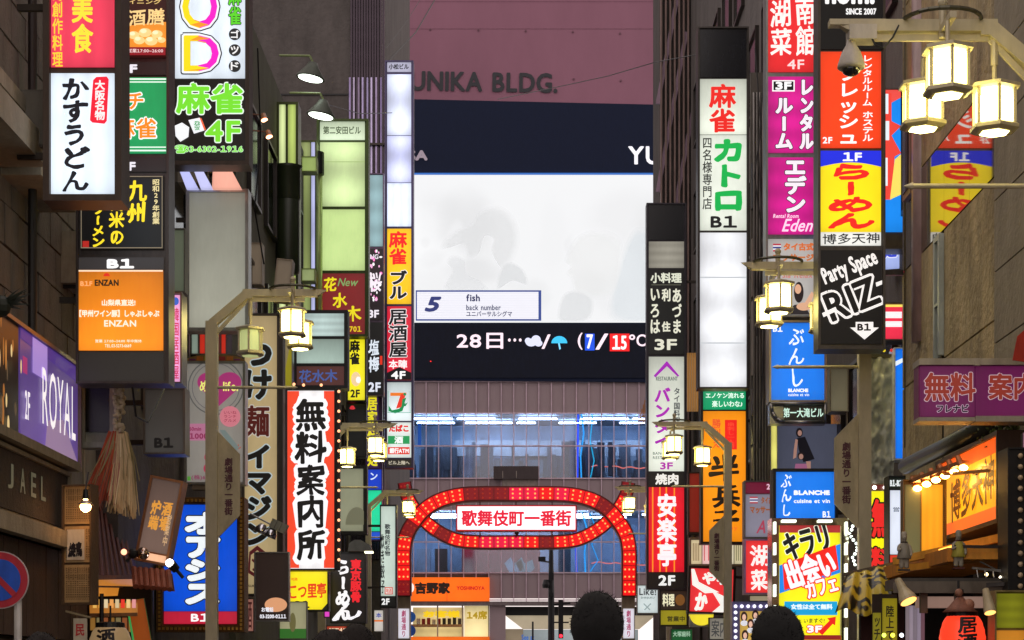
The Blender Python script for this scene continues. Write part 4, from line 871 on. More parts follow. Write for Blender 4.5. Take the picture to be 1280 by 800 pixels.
s.panel(862, 711, 915, 765, '#e83438', 1.0).poly([(862, 712), (866, 712), (872, 728), (898, 740), (880, 742), (864, 732)], '#f4f4ee').T('やろ', 876, 715, 909, 731, '#f4f4ee', 1.6, brush=.5).T('か', 868, 741, 884, 763, '#f4f4ee', 2, brush=.5).poly([(888, 738), (912, 748), (912, 765), (890, 765), (900, 756)], '#f4f4ee')
s = Sign('round_sign', 'yellow half-round lit sign under the tilted red sign', 41, 862, 766, 892, 784, .2, steel, 0, bracket=False)
k = s.k; m = MB().prism([(15*k*math.cos(math.pi+math.pi*i/14), s.z(768)+14*k*math.sin(math.pi+math.pi*i/14)) for i in range(15)], -.02, .2); m.build('sign_panel', lit('#f0dc30', 1), s.root)
MB().tube((0, .1, s.z(782)), (0, .1, s.z(800)), .03).build('stem', frame_dark, s.root)
s = Sign('poster_board', 'small white poster with grey lettering at the right foot of the arch', 50, 796, 731, 823, 768, .2, greyf, 1, bracket=False)
s.panel(797, 732, 822, 766, '#d0dcdc', .95).T('Like!', 799, 735, 820, 744, '#383c40', .4).T('SHINJUKU', 801, 746, 818, 749, '#607070', .1).poly([(805, 754), (813, 762), (812, 763), (804, 755)], '#90a0a0').poly([(813, 754), (805, 762), (806, 763), (814, 755)], '#90a0a0')
s = Sign('projecting_sign', 'dim yellow and black restaurant sign under the barbecue column', 45, 824, 737, 860, 783, .2, black, 1.5, bracket=False)
s.panel(826, 739, 858, 762, '#2a261c', .6).ell(850, 750, 6, 7, '#8a5a28', .6).T('料理', 828, 742, 843, 758, '#e8e4c0', .5).panel(826, 763, 858, 781, '#a89c1c', .7).T('営業中', 834, 770, 856, 777, '#3a3610', .4)
s = Sign('projecting_sign', 'small dim green sign with pale lettering at the bottom, right of the arch', 46, 838, 786, 866, 802, .2, greyf, 1, bracket=False); s.panel(839, 787, 865, 801, '#1f6a38', .6).T('大塚歯科', 841, 789, 863, 796, '#b8e0c0', .3, e=.6)
s = Sign('poster_board', 'row of glowing pale menu sheets behind the lamp banner, under the orange kanji sign', 43.5, 862, 672, 934, 708, .2, greyf, 1.5, bracket=False)
for i, (a, b, c) in enumerate(((864, 877, '#d8c8a0'), (878, 902, '#f0c8c4'), (904, 917, '#e8e0c0'), (918, 932, '#cfc6a0'))):
    s.panel(a, 675+(i % 2)*2, b, 705, c, .85)
    for j in range(4): s.R(a+2+j*(b-a-4)/4, 679, a+2+j*(b-a-4)/4+1, 701, ['#806040', '#d04050', '#807850', '#807850'][i], .8)
# colourful sign behind the RIZ column
s = Sign('projecting_sign', 'blue and yellow sign with red-edged white strokes between near column and stone wall', 26, 1100, 112, 1136, 312, .3, greyf, 1, G2)
s.panel(1101, 113, 1134, 290, '#1c8cf4', 1.0).poly([(1101, 113), (1134, 113), (1134, 118), (1112, 130), (1101, 130)], '#f0544c').poly([(1101, 114), (1114, 117), (1114, 152), (1126, 158), (1114, 170), (1126, 192), (1118, 196), (1114, 250), (1101, 250)], '#f0483c').poly([(1118, 200), (1134, 186), (1134, 240), (1112, 250)], '#f8e468')
for q in ((1102, 118, 1110, 143), (1102, 152, 1111, 176), (1102, 198, 1109, 233)): s.R(*q, '#e8f4fc')
s = Sign('projecting_sign', 'small blue, yellow and purple sign above the red and white striped one', 26.5, 1101, 262, 1136, 338, .3, greyf, 1, G2, ry=math.radians(-4))
s.panel(1102, 264, 1134, 336, '#a8b8f0', .95).poly([(1102, 264), (1134, 264), (1134, 274), (1102, 290)], '#f8e468').T('創遊', 1106, 280, 1122, 322, '#3c4cd0', 1.2, '#ffffff', .8, v=1).T('山', 1120, 276, 1133, 300, '#e83c5c', 1.2, '#ffffff', .8)
s = Sign('projecting_sign', 'small red sign with two white bars beside the black slanted-letter panel', 25.5, 1101, 379, 1133, 426, .3, greyf, 1.5)
s.panel(1103, 381, 1131, 424, '#ee3450', .95).R(1103, 381, 1131, 384, '#f8e468').R(1106, 390, 1127, 398, '#f4f4f8').R(1106, 402, 1127, 409, '#f4f4f8')
s = Sign('projecting_sign', 'narrow blue sign with white edge against the stone wall, beside the clear vinyl sheet', 25, 1117, 435, 1133, 575, .3, paint('#d8e4f4', .3), 1.5)
s.panel(1119, 437, 1132, 573, '#1878f0', 1.0).poly([(1119, 452), (1132, 446), (1132, 451), (1119, 458)], '#e8f4ff')
s = Sign('projecting_sign', 'yellow sign with red white-edged kanji beside the small white menu board', 25.2, 1084, 605, 1114, 716, .3, paint('#7a6a4a', .4), 1, bracket=False)
s.panel(1085, 614, 1113, 714, '#f6ee14', 1.05).T('無', 1089, 624, 1113, 672, '#ee2c28', 2, '#1a1a10', 2.2).T('料', 1088, 684, 1113, 712, '#ee2c28', 1.6, '#1a1a10', 2)
s.panel(1085, 606, 1113, 612, '#6a2420', .6); s.bulbs([(1092, 610), (1105, 610)], 2.6, '#fff0e8', 5)
s = Sign('menu_board', 'small white board with black top beside the yellow red-kanji sign', 23, 1110, 595, 1131, 720, .25, black, 1.5, bracket=False)
s.panel(1111.5, 597, 1129.5, 611, '#16201c', .6).T('B1-B2F', 1112, 600, 1129, 608, '#e8f0f0', .5).panel(1111.5, 613, 1129.5, 693, '#dfe6f4', 1.0).panel(1111.5, 694, 1129.5, 718, '#e8432c', .9)
s.T('営', 1116, 634, 1124, 640, '#606878', .2)
# purple sign right edge
s = Sign('signboard', 'purple landscape sign with brick red kanji outlined in white, at the right edge', 17, 1148, 448, 1345, 524, .22, paint('#7a2460', .5), 0, bracket=False)
s.panel(1150, 458, 1218, 521, '#78205c', .5); s.T('無料', 1155, 466, 1219, 502, '#a83c30', 1.6, '#e8c8d4', 1.0, e=.45).T('フレナビ', 1170, 506, 1210, 516, '#1c1420', .7, '#d8b8d0', .7, e=.6)
s.panel(1219, 458, 1340, 521, '#78205c', .5); s.T('案内所', 1235, 467, 1325, 500, '#a83c30', 1.6, '#e8c8d4', 1.0, e=.45)
MB().box(s.x(1148), s.x(1343), -.05, .25, s.z(457), s.z(449)).box(s.x(1148), s.x(1343), -.03, .24, s.z(527), s.z(522)).box(s.x(1216), s.x(1223), -.06, .22, s.z(458), s.z(449)).box(s.x(1218), s.x(1340), -.06, .2, s.z(528), s.z(521)).build('rail', paint('#a39a8c', .5, .2), s.root)
# bulb-studded dark sign at right edge
s = Sign('signboard', 'black sign edge studded with round unlit bulbs at the far right', 17, 1258, 560, 1300, 742, .3, black, 2, bracket=False)
s.panel(1260, 562, 1298, 740, '#161210', .3)
for i in range(13): MB().ball((s.x(1273), -.07, s.z(571+i*13.5)), 3.4*s.k, 10, 6).build('bulb', paint('#c8b090', .2), s.root, smooth=True)
# ================================================================ STREET LAMPS
def hexp(r, z, n=6, off=math.pi/6): return [(r*math.cos(off+2*math.pi*i/n), r*math.sin(off+2*math.pi*i/n), z) for i in range(n)]
paneM = glow('#fff096', 11); paneDim = lit('#c8d08a', .75)  # dim panes keep a faint emission
def lantern(root, p, sc=1.0, on=True):
    """hexagonal lantern hanging with its top at p (root space)"""
    x, y, z = p; R, H = .19*sc, .40*sc
    m = MB(); rot = math.pi/6+.0
    m.lathe([(R*.5, .0), (R*1.28, -.045*sc), (R*1.28, -.075*sc), (R*1.05, -.085*sc)], (x, y, z), 6, off=rot)
    m.lathe([(R*1.05, -H), (R*1.22, -H-.02*sc), (R*1.22, -H-.05*sc), (R*.95, -H-.075*sc), (R*.8, -H-.075*sc)], (x, y, z), 6, off=rot)
    for i in range(6):
        t = rot+2*math.pi*i/6; a, b = x+R*math.cos(t), y+R*math.sin(t); m.box(a-.014*sc, a+.014*sc, b-.014*sc, b+.014*sc, z-H, z-.085*sc)
    m.tube((x, y, z), (x, y, z+.2*sc), .022*sc)
    o = m.build('lantern', lampgreen, root)
    g = MB()
    for i in range(6):
        a0, a1 = rot+2*math.pi*i/6, rot+2*math.pi*(i+1)/6; r = R*.94
        c = [Vector((x+r*math.cos(a), y+r*math.sin(a))) for a in (a0, a1)]; c = [c[0].lerp(c[1], .13), c[0].lerp(c[1], .87)]
        g.add([(c[0].x, c[0].y, z-H), (c[1].x, c[1].y, z-H), (c[1].x, c[1].y, z-.09*sc), (c[0].x, c[0].y, z-.09*sc)], [(0, 1, 2, 3)])
    g.lathe([(R*.75, -H-.074*sc), (R*.7, -H-.082*sc)], (x, y, z), 6, off=rot)
    g.build('pane', paneM if on else paneDim, o)
def street_lamp(label, X, D, d, top=6.5, dim=False, arm=1.46, banner=True, cxo=None, third=.5, rod=True):
    """d=+1: arm reaches towards +x"""
    r = empty('street_lamp', (X, D, .1), label, 'street lamp', 'lantern street lamps along both kerbs')
    kn = (.47*d, 0, top-.1); h = top-.1
    MB().box(-.075, .075, -.075, .075, 0, h-.37).build('pole', lampgreen, r)
    MB().lathe([(.19, 0), (.19, .25), (.13, .3), (.1, .5)], (0, 0, 0), 8).build('base', lampgreen, r)
    m = MB(); m.beam((-.0*d, 0, h-.40), kn, .11, .11, (0, 0, 1)); m.beam((.44*d, 0, h), ((arm-.08)*d, 0, h), .11, .09)
    m.beam((.47*d, 0, h-.085), ((arm-.25)*d, 0, h-.085), .03, .05); m.beam((.03*d, 0, h-.55), (.45*d, 0, h-.1), .03, .045)
    t = (arm+.05)*d; m.add([((arm-.09)*d, -.055, h-.045), ((arm-.09)*d, .055, h-.045), ((arm-.09)*d, .055, h+.045), ((arm-.09)*d, -.055, h+.045), (t, 0, h+.045)], [(0, 1, 4), (1, 2, 4), (2, 3, 4), (3, 0, 4), (3, 2, 1, 0)])
    m.box(.47*d-.065, .47*d+.065, -.0555, .0555, h-.075, h+.046); m.build('arm', lampgreen, r)
    q = MB(); N = 24; cx = (cxo or arm-.4)*d
    for i in range(N):
        a, b = [2*math.pi*(i+j)/N for j in (0, 1)]; q.tube((cx+.3*math.cos(a), .3*math.sin(a), h+.05), (cx+.3*math.cos(b), .3*math.sin(b), h+.05), .018, n=5)
    q.build('ring', paint('#5a5848', .4, .5), r)
    q = MB().tube((cx, -.05, h-.1), (cx, -.05, h+.14), .03, n=8); q.ball((cx, -.05, h+.17), .04); q.build('hanger', lampgreen, r); MB().tube((third*d, 0, h-.1), (third*d, 0, h-.3), .028).build('hanger', lampgreen, r)
    MB().beam((cx, -.42, h-.04), (cx, .62, h-.04), .05, .05).build('cross_arm', lampgreen, r)
    lantern(r, (cx+.03*d, -.36, h-.24), .84); lantern(r, (cx+.03*d, .55, h-.24), .84); lantern(r, (third*d, 0, h-.42), .84, on=not dim)
    zz = h-1.23
    if rod: q = MB().tube((0, 0, zz), (1.05*d, 0, zz), .02, n=8); q.tube((1.05*d, 0, zz), (1.12*d, 0, zz), .03, .004, 8); q.build('flag_rod', lampgreen, r)
    if banner:
        w = .29*d*(-1 if False else 1); z0, z1 = h-3.2, h-1.95
        pts = [(.075*d, z0+.28*1), (.075*d, z1+.12), (.075*d+w, z1-.16), (.075*d+w, z0)]
        pts = [(.076*d, z0), (.076*d, z1+.15), (.076*d+w, z1-.15), (.076*d+w, z0+.3)]
        if d < 0: pts = pts[::-1]
        b = MB().prism(pts, -.02, .02).build('name_plate', paint('#b7ab8a', .5, .1), r)
        tx = .076*d+w/2
        text_mb('劇場通り一番街', tx-.055, z0+.3, tx+.055, z1-.2, .004, v=1, y=-.026).build('lettering', paint('#5a3038', .5), b)
    return r
street_lamp('left street lamp with one unlit and two bright lanterns, before the beige sign', -3.97, 26, 1, dim=True)
street_lamp('street lamp out of view on the left kerb beside the viewer', -3.97, 11, 1, top=7.2, banner=False, rod=False)  # these three unseen lamps are added to brighten the near walls
street_lamp('street lamp out of view on the right kerb beside the viewer', 4.12, 5, -1, top=6.8, banner=False, rod=False)
street_lamp('street lamp out of view on the left kerb behind the viewer', -3.97, -2, 1, banner=False, rod=False)
rA = street_lamp('largest and nearest street lamp, its lanterns and camera bracket at the upper right corner', 4.12, 15.4, -1, arm=1.63, banner=False, cxo=.83, third=.42)
street_lamp('right street lamp with a beige name plate, its pole below the black slanted-letter panel', 4.25, 24.3, -1)
street_lamp('street lamp at left centre between the red guide sign and the convenience store sign', -3.85, 39.5, 1, banner=False)
street_lamp('street lamp before the orange brush kanji sign, with a grey name plate', 4.18, 39.3, -1)
street_lamp('farthest street lamp at left, overlapping the left end of the red arch', -4.0, 54, 1, top=6.55, banner=False)
street_lamp('farthest street lamp at right, overlapping the right end of the red arch', 4.15, 54, -1, top=6.65, banner=False)
# cctv on the near lamp
c = empty('security_camera', P(1066, 50, 15.4), 'grey dome security camera hanging from the end of the nearest lamp arm', 'camera')
k = 15.4/FPX; pg = paint('#b9b1a6', .4)
MB().box(-6*k, 28*k, -.08, .1, -2*k, 16*k).build('mount_box', pg, c)
MB().lathe([(.03, 0), (.04, -.04), (.075, -.10), (.105, -.19), (.108, -.215), (.095, -.225)], (-2*k, 0, .0), 18).build('housing', pg, c, smooth=True)
MB().ball((-2*k, 0, -.225), .075, 14, 8, (1, 1, .75)).build('dome', paint('#1c1c1e', .05, coat=1), c, smooth=True)
MB().box(-30*k, 40*k, -.05, .05, 17*k, 24*k).build('bracket', lampgreen, c)
MB().path([(22*k, -.06, 0), (26*k, -.07, -10*k), (36*k, -.07, -14*k), (48*k, -.06, 0), (56*k, -.05, 16*k)], .008).build('cable', black, c)
# ================================================================ RED ARCH
GD = 62.; A = empty('entrance_arch', (0, GD, 0), 'red illuminated arch of bulb-studded bands spanning the street, with a white kanji name board', 'arch')
k = GD/FPX; ax = lambda p: (p-HX)*k; az = lambda p: (HY-p)*k+CZ
def smooth(pts, n=10):
    out = []
    for i in range(len(pts)-1):
        p0 = pts[max(i-1, 0)]; p1 = pts[i]; p2 = pts[i+1]; p3 = pts[min(i+2, len(pts)-1)]
        for j in range(n):
            t = j/n; out.append(tuple(.5*((2*p1[q])+(-p0[q]+p2[q])*t+(2*p0[q]-5*p1[q]+4*p2[q]-p3[q])*t*t+(-p0[q]+3*p1[q]-3*p2[q]+p3[q])*t**3) for q in (0, 1)))
    return out+[pts[-1]]
LEFT1 = [(505, 745), (505, 715), (505, 688), (509, 668), (520, 650), (533, 636), (550, 626), (572, 620), (598, 618), (645, 618)]
LEFT2 = [(505, 602), (508, 618), (516, 633), (530, 650), (548, 664), (570, 674), (598, 677), (645, 677)]
def mir(L): return L+[(2*645.5-a, b) for a, b in L[::-1][1:]]
redf = paint('#6a1418', .35, .2)
def ribbon(px, W, y0):
    pts = [(ax(a), az(b)) for a, b in smooth(mir(px), 8)]
    # resample evenly
    d = [0]
    for a, b in zip(pts, pts[1:]): d.append(d[-1]+math.dist(a, b))
    def at(t):
        t = max(0, min(d[-1]-1e-6, t)); i = max(j for j in range(len(d)-1) if d[j] <= t); u = (t-d[i])/(d[i+1]-d[i])
        p = Vector(pts[i]).lerp(Vector(pts[i+1]), u); i2 = min(i+1, len(pts)-1); dr = (Vector(pts[i2])-Vector(pts[i])).normalized(); return p, Vector((-dr.y, dr.x))
    n = round(d[-1]/.46); st = d[-1]/n
    # back casing
    m = MB(); 
    for i in range(n*2):
        (p, nn), (q, mm) = at(i*st/2), at((i+1)*st/2)
        w = W/2+.03; c = [p+nn*w, p-nn*w, q-mm*w, q+mm*w]
        vs = [(c_.x, y, c_.y) for y in (y0+.03, y0+.4) for c_ in c]
        m.add(vs, [(0, 1, 2, 3), (7, 6, 5, 4), (0, 4, 5, 1), (3, 2, 6, 7), (0, 3, 7, 4), (1, 5, 6, 2)])
    m.build('arch_casing', redf, A)
    R = random.Random(int(W*100)+n)
    for i in range(n):
        t0, t1 = i*st+.008, (i+1)*st-.008; sub = 3; off = (R.random() < .12) or i % 7 == 4; f = MB()
        for j in range(sub):
            (p, nn), (q, mm) = at(t0+(t1-t0)*j/sub), at(t0+(t1-t0)*(j+1)/sub); w = W/2-.02
            c = [p-nn*w, q-mm*w, q+mm*w, p+nn*w]
            f.add([(c_.x, y, c_.y) for y in (y0, y0+.028) for c_ in c], [(0, 1, 2, 3), (7, 6, 5, 4), (0, 3, 7, 4), (1, 5, 6, 2), (0, 4, 5, 1), (2, 6, 7, 3)])
        cxm = abs((at((t0+t1)/2)[0]).x); col = '#e4060e' if cxm > 1.6 or not R.random() < .6 else '#dc0a3c'
        seg = f.build('arch_panel', lit('#8c0a16', .8) if off else lit(col, 1.15), A)
        bm = MB()
        for a in (.25, .75):
            for b in (-.5, 0, .5):
                p, nn = at(t0+(t1-t0)*a); c = p+nn*b*W*.62; bm.ball((c.x, y0-.012, c.y), .030, 8, 5)
        bm.build('bulb', glow('#a03020', .8) if off else glow('#ff8a48', 2.0), seg, smooth=True)
ribbon(LEFT1, .42, -.25); ribbon(LEFT2, .38, .18)
for x in (505, 785.5):
    MB().box(ax(x)-.2, ax(x)+.2, -.1, .3, 0, az(745)).build('leg', paint('#8a7a68', .5, .2), A)
    pl = MB().box(ax(x)-.17, ax(x)+.17, -.14, -.11, az(798), az(761)).build('name_plate', lit('#e4e0ec', .9), A)
    text_mb('劇場通り', ax(x)-.07, az(796), ax(x)+.07, az(763), .004, v=1, y=-.146).build('lettering', ink('#a02858'), pl)
MB().box(ax(570), ax(721), -.12, .22, az(664.5), az(631.5)).build('board_casing', paint('#a01820', .4), A)
pl = MB().box(ax(572), ax(719), -.15, -.121, az(662.5), az(633.5)).build('name_board', lit('#fdf6fa', 1.5), A)
MB().box(ax(571), ax(720), -.135, -.125, az(663.5), az(632.5)).build('board_edge', lit('#f02838', 1), A)
text_mb('歌舞伎町一番街', ax(577), az(658.5), ax(714), az(638), .7*k, y=-.158).build('lettering', ink('#e8203c'), pl)
for x in (600, 645, 690): MB().box(ax(x)-.02, ax(x)+.02, 0, .05, az(672), az(622)).build('board_hanger', redf, A)
MB().ball((ax(646), -.3, az(667)), .07, 10, 6).build('dome_camera', paint('#303030', .2), A, smooth=True)
for x in (488, 803):
    pass
# ================================================================ TRAFFIC POLES ACROSS
t = empty('signal_pole', P(689, 0, 84)-Vector((0, 0, P(689, 0, 84).z-.1)), 'dark pole with camera arms and a small red signal, beyond the arch', 'pole')
k = 84/FPX; z = lambda p: (HY-p)*k+CZ-.1
dk = paint('#1a1a1e', .5, .3)
MB().lathe([(.15, 0), (.13, z(740)), (.09, z(686))], n=10).build('pole', dk, t)
m = MB().beam((0, 0, z(703)), (-15*k, 0, z(701)), .04, .06); m.box(-16*k, -7*k, -.1, .1, z(702), z(696)); m.build('camera_arm', dk, t)
MB().lathe([(.16, 0), (.18, .15), (.12, .35)], (-6*k, 0, z(735)), 10).build('speaker', dk, t); MB().ball((-6*k, 0, z(732)), .13).build('globe', paint('#b8b8b8', .3), t)
m = MB().beam((0, 0, z(756)), (24*k, 0, z(754)), .05, .08).beam((0, 0, z(778)), (22*k, 0, z(778)), .04, .06); m.build('cross_arm', dk, t)
MB().box(9*k, 15*k, -.12, .15, z(798), z(750)).build('signal_housing', dk, t); MB().ball((12*k, -.13, z(795)), .07).build('signal_light', glow('#ff2030', 4), t)
m = MB().box(-3*k, 3*k, -.16, -.1, z(725), z(716)).box(-3*k, 3*k, -.2, -.1, z(747), z(741)); m.build('junction_box', dk, t)
t = empty('signal_pole', P(666, 0, 86)-Vector((0, 0, P(666, 0, 86).z-.1)), 'short thin dark pole left of the signal pole', 'pole'); MB().lathe([(.05, 0), (.04, (HY-777)*86/FPX+1.35)], n=8).build('pole', dk, t)
MB().box(-.12, .12, -.1, .1, 2.2, 2.6).build('junction_box', dk, t)
# ================================================================ CABLES
for lab, pts, r in (('thin black cable slanting from the top edge down to the blue-white column', [(548, -8, 66), (520, 40, 62), (484, 78, 58.5)], .018), ('second thinner cable beside it at the top centre', [(530, -8, 66), (506, 30, 62), (483, 60, 58.5)], .008), ('thin cable crossing the purple wall towards the right building', [(622, 124, 75), (700, 108, 68), (760, 95, 63), (818, 78, 58), (872, 68, 50)], .014), ('sagging cable between the left wall lamps and the blue-white column', [(400, 128, 46), (450, 142, 52), (490, 141, 57)], .012)):
    o = MB().path([P(*p) for p in pts], r, 5).build('overhead_cable', black); tag(o, lab, 'cable')
# ================================================================ WALL LAMPS left
for i, (px, py, lab) in enumerate(((388, 98, 'round shallow floodlight high on the left rear wall, upper of the two'), (401, 145, 'round shallow floodlight above the green nameplate, lower of the two'))):
    D = 45; k = D/FPX; r = empty('floodlight', P(px, py, D), lab, 'lamp', 'round floodlights on the left rear wall'); r.rotation_euler = (0, math.radians(10), 0)
    MB().lathe([(.10, .36), (.16, .24), (.32, .03), (.33, 0), (.30, 0)], n=20).build('shade', paint('#3c4238', .5, .3), r, smooth=True)
    MB().lathe([(.29, .012), (.27, -.012)], n=20).build('lens', glow('#f4fff0', 5), r)
    MB().path([(0, 0, .36), (-.1, 0, .5), (-.8, .1, .42)], .025).build('bracket', paint('#6a7848', .5), r)
for i, (px, py) in enumerate(((329, 147), (335, 168))):
    r = empty('spotlight', P(px, py, 33), ['orange spotlight on the left facade right of the mahjong sign, upper', 'orange spotlight on the left facade right of the mahjong sign, lower'][i], 'lamp', 'orange spotlights on the left facade')
    k = 33/FPX; MB().beam((-20*k, 0, 5*k), (0, 0, 3*k), .02, .02).build('bracket', paint('#7a5038', .5), r); MB().tube((0, 0, 4*k), (2*k, -.05, -4*k), .04, .06).build('housing', paint('#9a6a48', .4), r)
    MB().tube((2*k, -.05, -4*k), (2.2*k, -.052, -4.6*k), .055).build('lens', glow('#ffb888', 6), r)
# reflector lights before the guide sign
r = empty('display_lamp', P(338, 662, 32.5), 'pair of chrome reflector heads under a ribbed grey hood, left of the red guide sign', 'lamp'); k = 32.5/FPX
r.rotation_euler = (0, math.radians(24), 0)
m = MB()
for i in range(3): m.box(-2*k+i*7*k, 4.4*k+i*7*k, -.12, .12, 2*k, 14*k)
m.build('hood', paint('#8a8a7c', .5, .3), r)
for i in range(2): MB().lathe([(.05, .06), (.10, -.02), (.11, -.09), (.1, -.1)], ((-10+i*13)*k, -.05, -2*k), 14).build('reflector', paint('#d0d0d8', .08, 1), r, smooth=True)
MB().path([(-32*k, .05, 8*k), (0, .05, 6*k)], .015).build('bracket', steel, r)
s = Sign('beak_hood', 'rounded dark grey hood lamp on top of the black brush-letter ramen sign', 37, 436, 670, 466, 690, .3, paint('#4a4a46', .5), 0, bracket=False, cat='lamp', body=False)
MB().prism([(s.x(436), s.z(690)), (s.x(466), s.z(690)), (s.x(463), s.z(682)), (s.x(452), s.z(676)), (s.x(444), s.z(676)), (s.x(438), s.z(680))], -.25, .2).build('hood', paint('#55554e', .5), s.root)
MB().box(s.x(457), s.x(467), -.24, -.05, s.z(692), s.z(690)).build('lens', glow('#fff4c0', 4), s.root)
# ================================================================ LEFT SHOPS
warm = '#ffc070'
s = Sign('menu_board', 'tall wooden menu board in three parts lit by a bare bulb at far left', 20.6, 78, 606, 118, 756, .12, paint('#5a4632', .6, bump=.3), 2, rz=math.radians(-14), bracket=False)
pw = paint('#b89868', .7, var=.2, scale=9)
for j, (a, b) in enumerate(((608, 655), (658, 703), (706, 753))):
    s.panel(80, a, 116, b, '#8a7452', 0, mat=pw)
    for i in range(11):
        if j == 1 and 1 < i < 9: continue
        s.cur = s.cur; s._put(text_mb(random.choice(['焼鳥二百円', '生中五百円', '枝豆三百円', '冷奴三百円', '唐揚四百円']), s.x(82+i*3.05), s.z(b-3), s.x(84.3+i*3.05), s.z(a+3), 0, v=1, y=s.lay_y()*.3-.015), paint('#2e2118', .8), 'lettering')
    if j == 1: s._put(MB().flat([(s.x(a_), s.z(b_)) for a_, b_ in rect(84, 662, 108, 700)], -.03), paint('#c8c0b0', .7), 'poster'); s._put(text_mb('焼鳥', s.x(86), s.z(696), s.x(106), s.z(678), .006, y=-.034, brush=1), paint('#181420', .8), 'lettering')
r = empty('bare_bulb_lamp', P(107, 628, 20.2), 'bare glowing bulb in a black socket hanging before the wooden menu board', 'lamp'); k = 20.2/FPX
MB().tube((0, 0, 4*k), (0, 0, 16*k), 4*k, 3*k).tube((0, 0, 16*k), (-2*k, .2, 40*k), .008).build('socket', black, r); MB().lathe([(2*k, 5*k), (4*k, 1*k), (7*k, -5*k), (6*k, -9*k), (2*k, -12*k)], n=14).build('bulb', glow('#ffb870', 40), r, smooth=True)
MB().lathe([(3*k, 3*k), (9*k, -2*k), (9*k, -3*k), (3*k, 2*k)], n=14).build('reflector', paint('#c8b8a8', .2, .7), r, smooth=True)
# no-parking sign
r = empty('traffic_sign', P(0, 725, 16)-Vector((0, 0, P(0, 725, 16).z)), 'round blue no-parking sign with red rim and diagonal, bottom left corner', 'traffic sign'); k = 16/FPX; zc = P(0, 725, 16).z
MB().tube((20*k, .06, 0), (20*k, .06, zc+.1), .032).build('post', paint('#c8c4c0', .5), r)
MB().lathe([(36*k, 0), (36*k, .015)], (0, 0, zc), 40, 'y').build('disc', paint('#b8a8a8', .4), r)
MB().lathe([(34.8*k, -.004), (34.8*k, -.002)], (0, 0, zc), 40, 'y').build('red_rim', paint('#b01c30', .4), r); MB().lathe([(26*k, -.009), (26*k, -.006)], (0, 0, zc), 40, 'y').build('blue_field', paint('#1450c0', .4), r)
MB().beam((-19*k, -.012, zc+19*k), (19*k, -.012, zc-19*k), .004, 7*k, (1, 0, 1)).build('red_bar', paint('#b01c30', .4), r)
# roofed eatery
E_ = empty('eatery_front', (-4.6, 22.5, 0), 'small eatery with dark red roof and warmly lit eaves at lower left', 'shop'); L = E_.location
def lp(px, py, D): return P(px, py, D)-L
dr = paint('#4a1c18', .7, bump=.3, scale=5)
v = [lp(112, 610, 24.5), lp(140, 605, 26), lp(168, 722, 24.5), lp(112, 722, 21.5), lp(180, 715, 27)]
MB().add(v, [(0, 3, 2, 1), (1, 2, 4)]).build('roof', dr, E_)
for i in range(9):
    t = i/8; MB().tube(v[0].lerp(v[1], t), v[3].lerp(v[2], t), .022, n=6).build('roof_batten', paint('#5c2a22', .6), E_)
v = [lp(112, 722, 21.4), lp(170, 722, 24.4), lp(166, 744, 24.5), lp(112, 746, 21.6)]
MB().add(v, [(0, 1, 2, 3)]).build('glowing_eaves', lit('#c07828', .95, 3), E_)  # eaves surface emits the warm light itself
MB().beam(lp(112, 722, 21.3), lp(172, 721, 24.3), .06, .05).build('eaves_beam', paint('#7a4a20', .6), E_); MB().beam(lp(112, 733, 21.35), lp(169, 734, 24.35), .03, .02).build('eaves_beam', paint('#7a4a20', .6), E_)
for i in range(8):
    c = ['#f8c060', '#f0b050', '#f8e0b0', '#ffb060', '#e8d0a0', '#f84030', '#ffd890', '#f0a0a0'][i]
    q = lp(116+i*7, 760, 22.6+i*.02); MB().box(q.x, q.x+4.6*.009, q.y, q.y+.02, q.z, q.z+.10).build('price_card', lit(c, .8), E_)
MB().beam(lp(112, 769, 22.3), lp(172, 768, 22.4), .04, .04).build('shelf', paint('#8a5a28', .6), E_); MB().beam(lp(112, 762, 22.75), lp(172, 761, 22.85), .02, .14).build('board', lit('#b87428', .8), E_)  # board glows in place of lamplight
MB().box(lp(100, 0, 23).x, lp(235, 0, 26).x, .9, 1.0, 0, 2.55).build('wall', paint('#1c1512', .8), E_)
MB().tube(lp(127, 742, 22.2), lp(127, 800, 22.2), .025).build('post', black, E_)
# paper lantern
def paper_lantern(nm, px, py, D, R, H, c, e, lab, txt, tc_, grp=None):
    r = empty('paper_lantern', P(px, py, D), lab, 'lantern', grp)
    prof = [(R*.5, 0), (R*.55, -.01)]
    n = 16
    for i in range(n+1):
        t = i/n; rr = R*(.62+.38*math.sin(math.pi*min(1, max(0, t)))**.6); prof.append((rr*(1-.02*(i % 2)), -.02-H*t))
    MB().lathe(prof, n=24).build('paper_shade', lit(c, e, 0), r, smooth=True)
    MB().lathe([(R*.45, .03), (R*.64, .02), (R*.66, -.03)], n=20).build('top_ring', black, r); MB().tube((0, 0, .02), (0, 0, .2), .01).build('hook', black, r)
    if txt:
        g = text_mb(txt, -R*.42, -H*.95, R*.42, -H*.08, .006, v=1, y=-R-.004, brush=.6); g.v = [(a, -math.sqrt(max(.0001, (R*1.01)**2-a*a))-.004, b) for a, _, b in g.v]; g.build('lettering', ink(tc_, .3), r)
    return r
paper_lantern('', 138, 781, 20.8, .23, .5, '#a88a62', .55, 'dim beige paper lantern with black lettering at the bottom, left eatery', '酒処', '#181010')
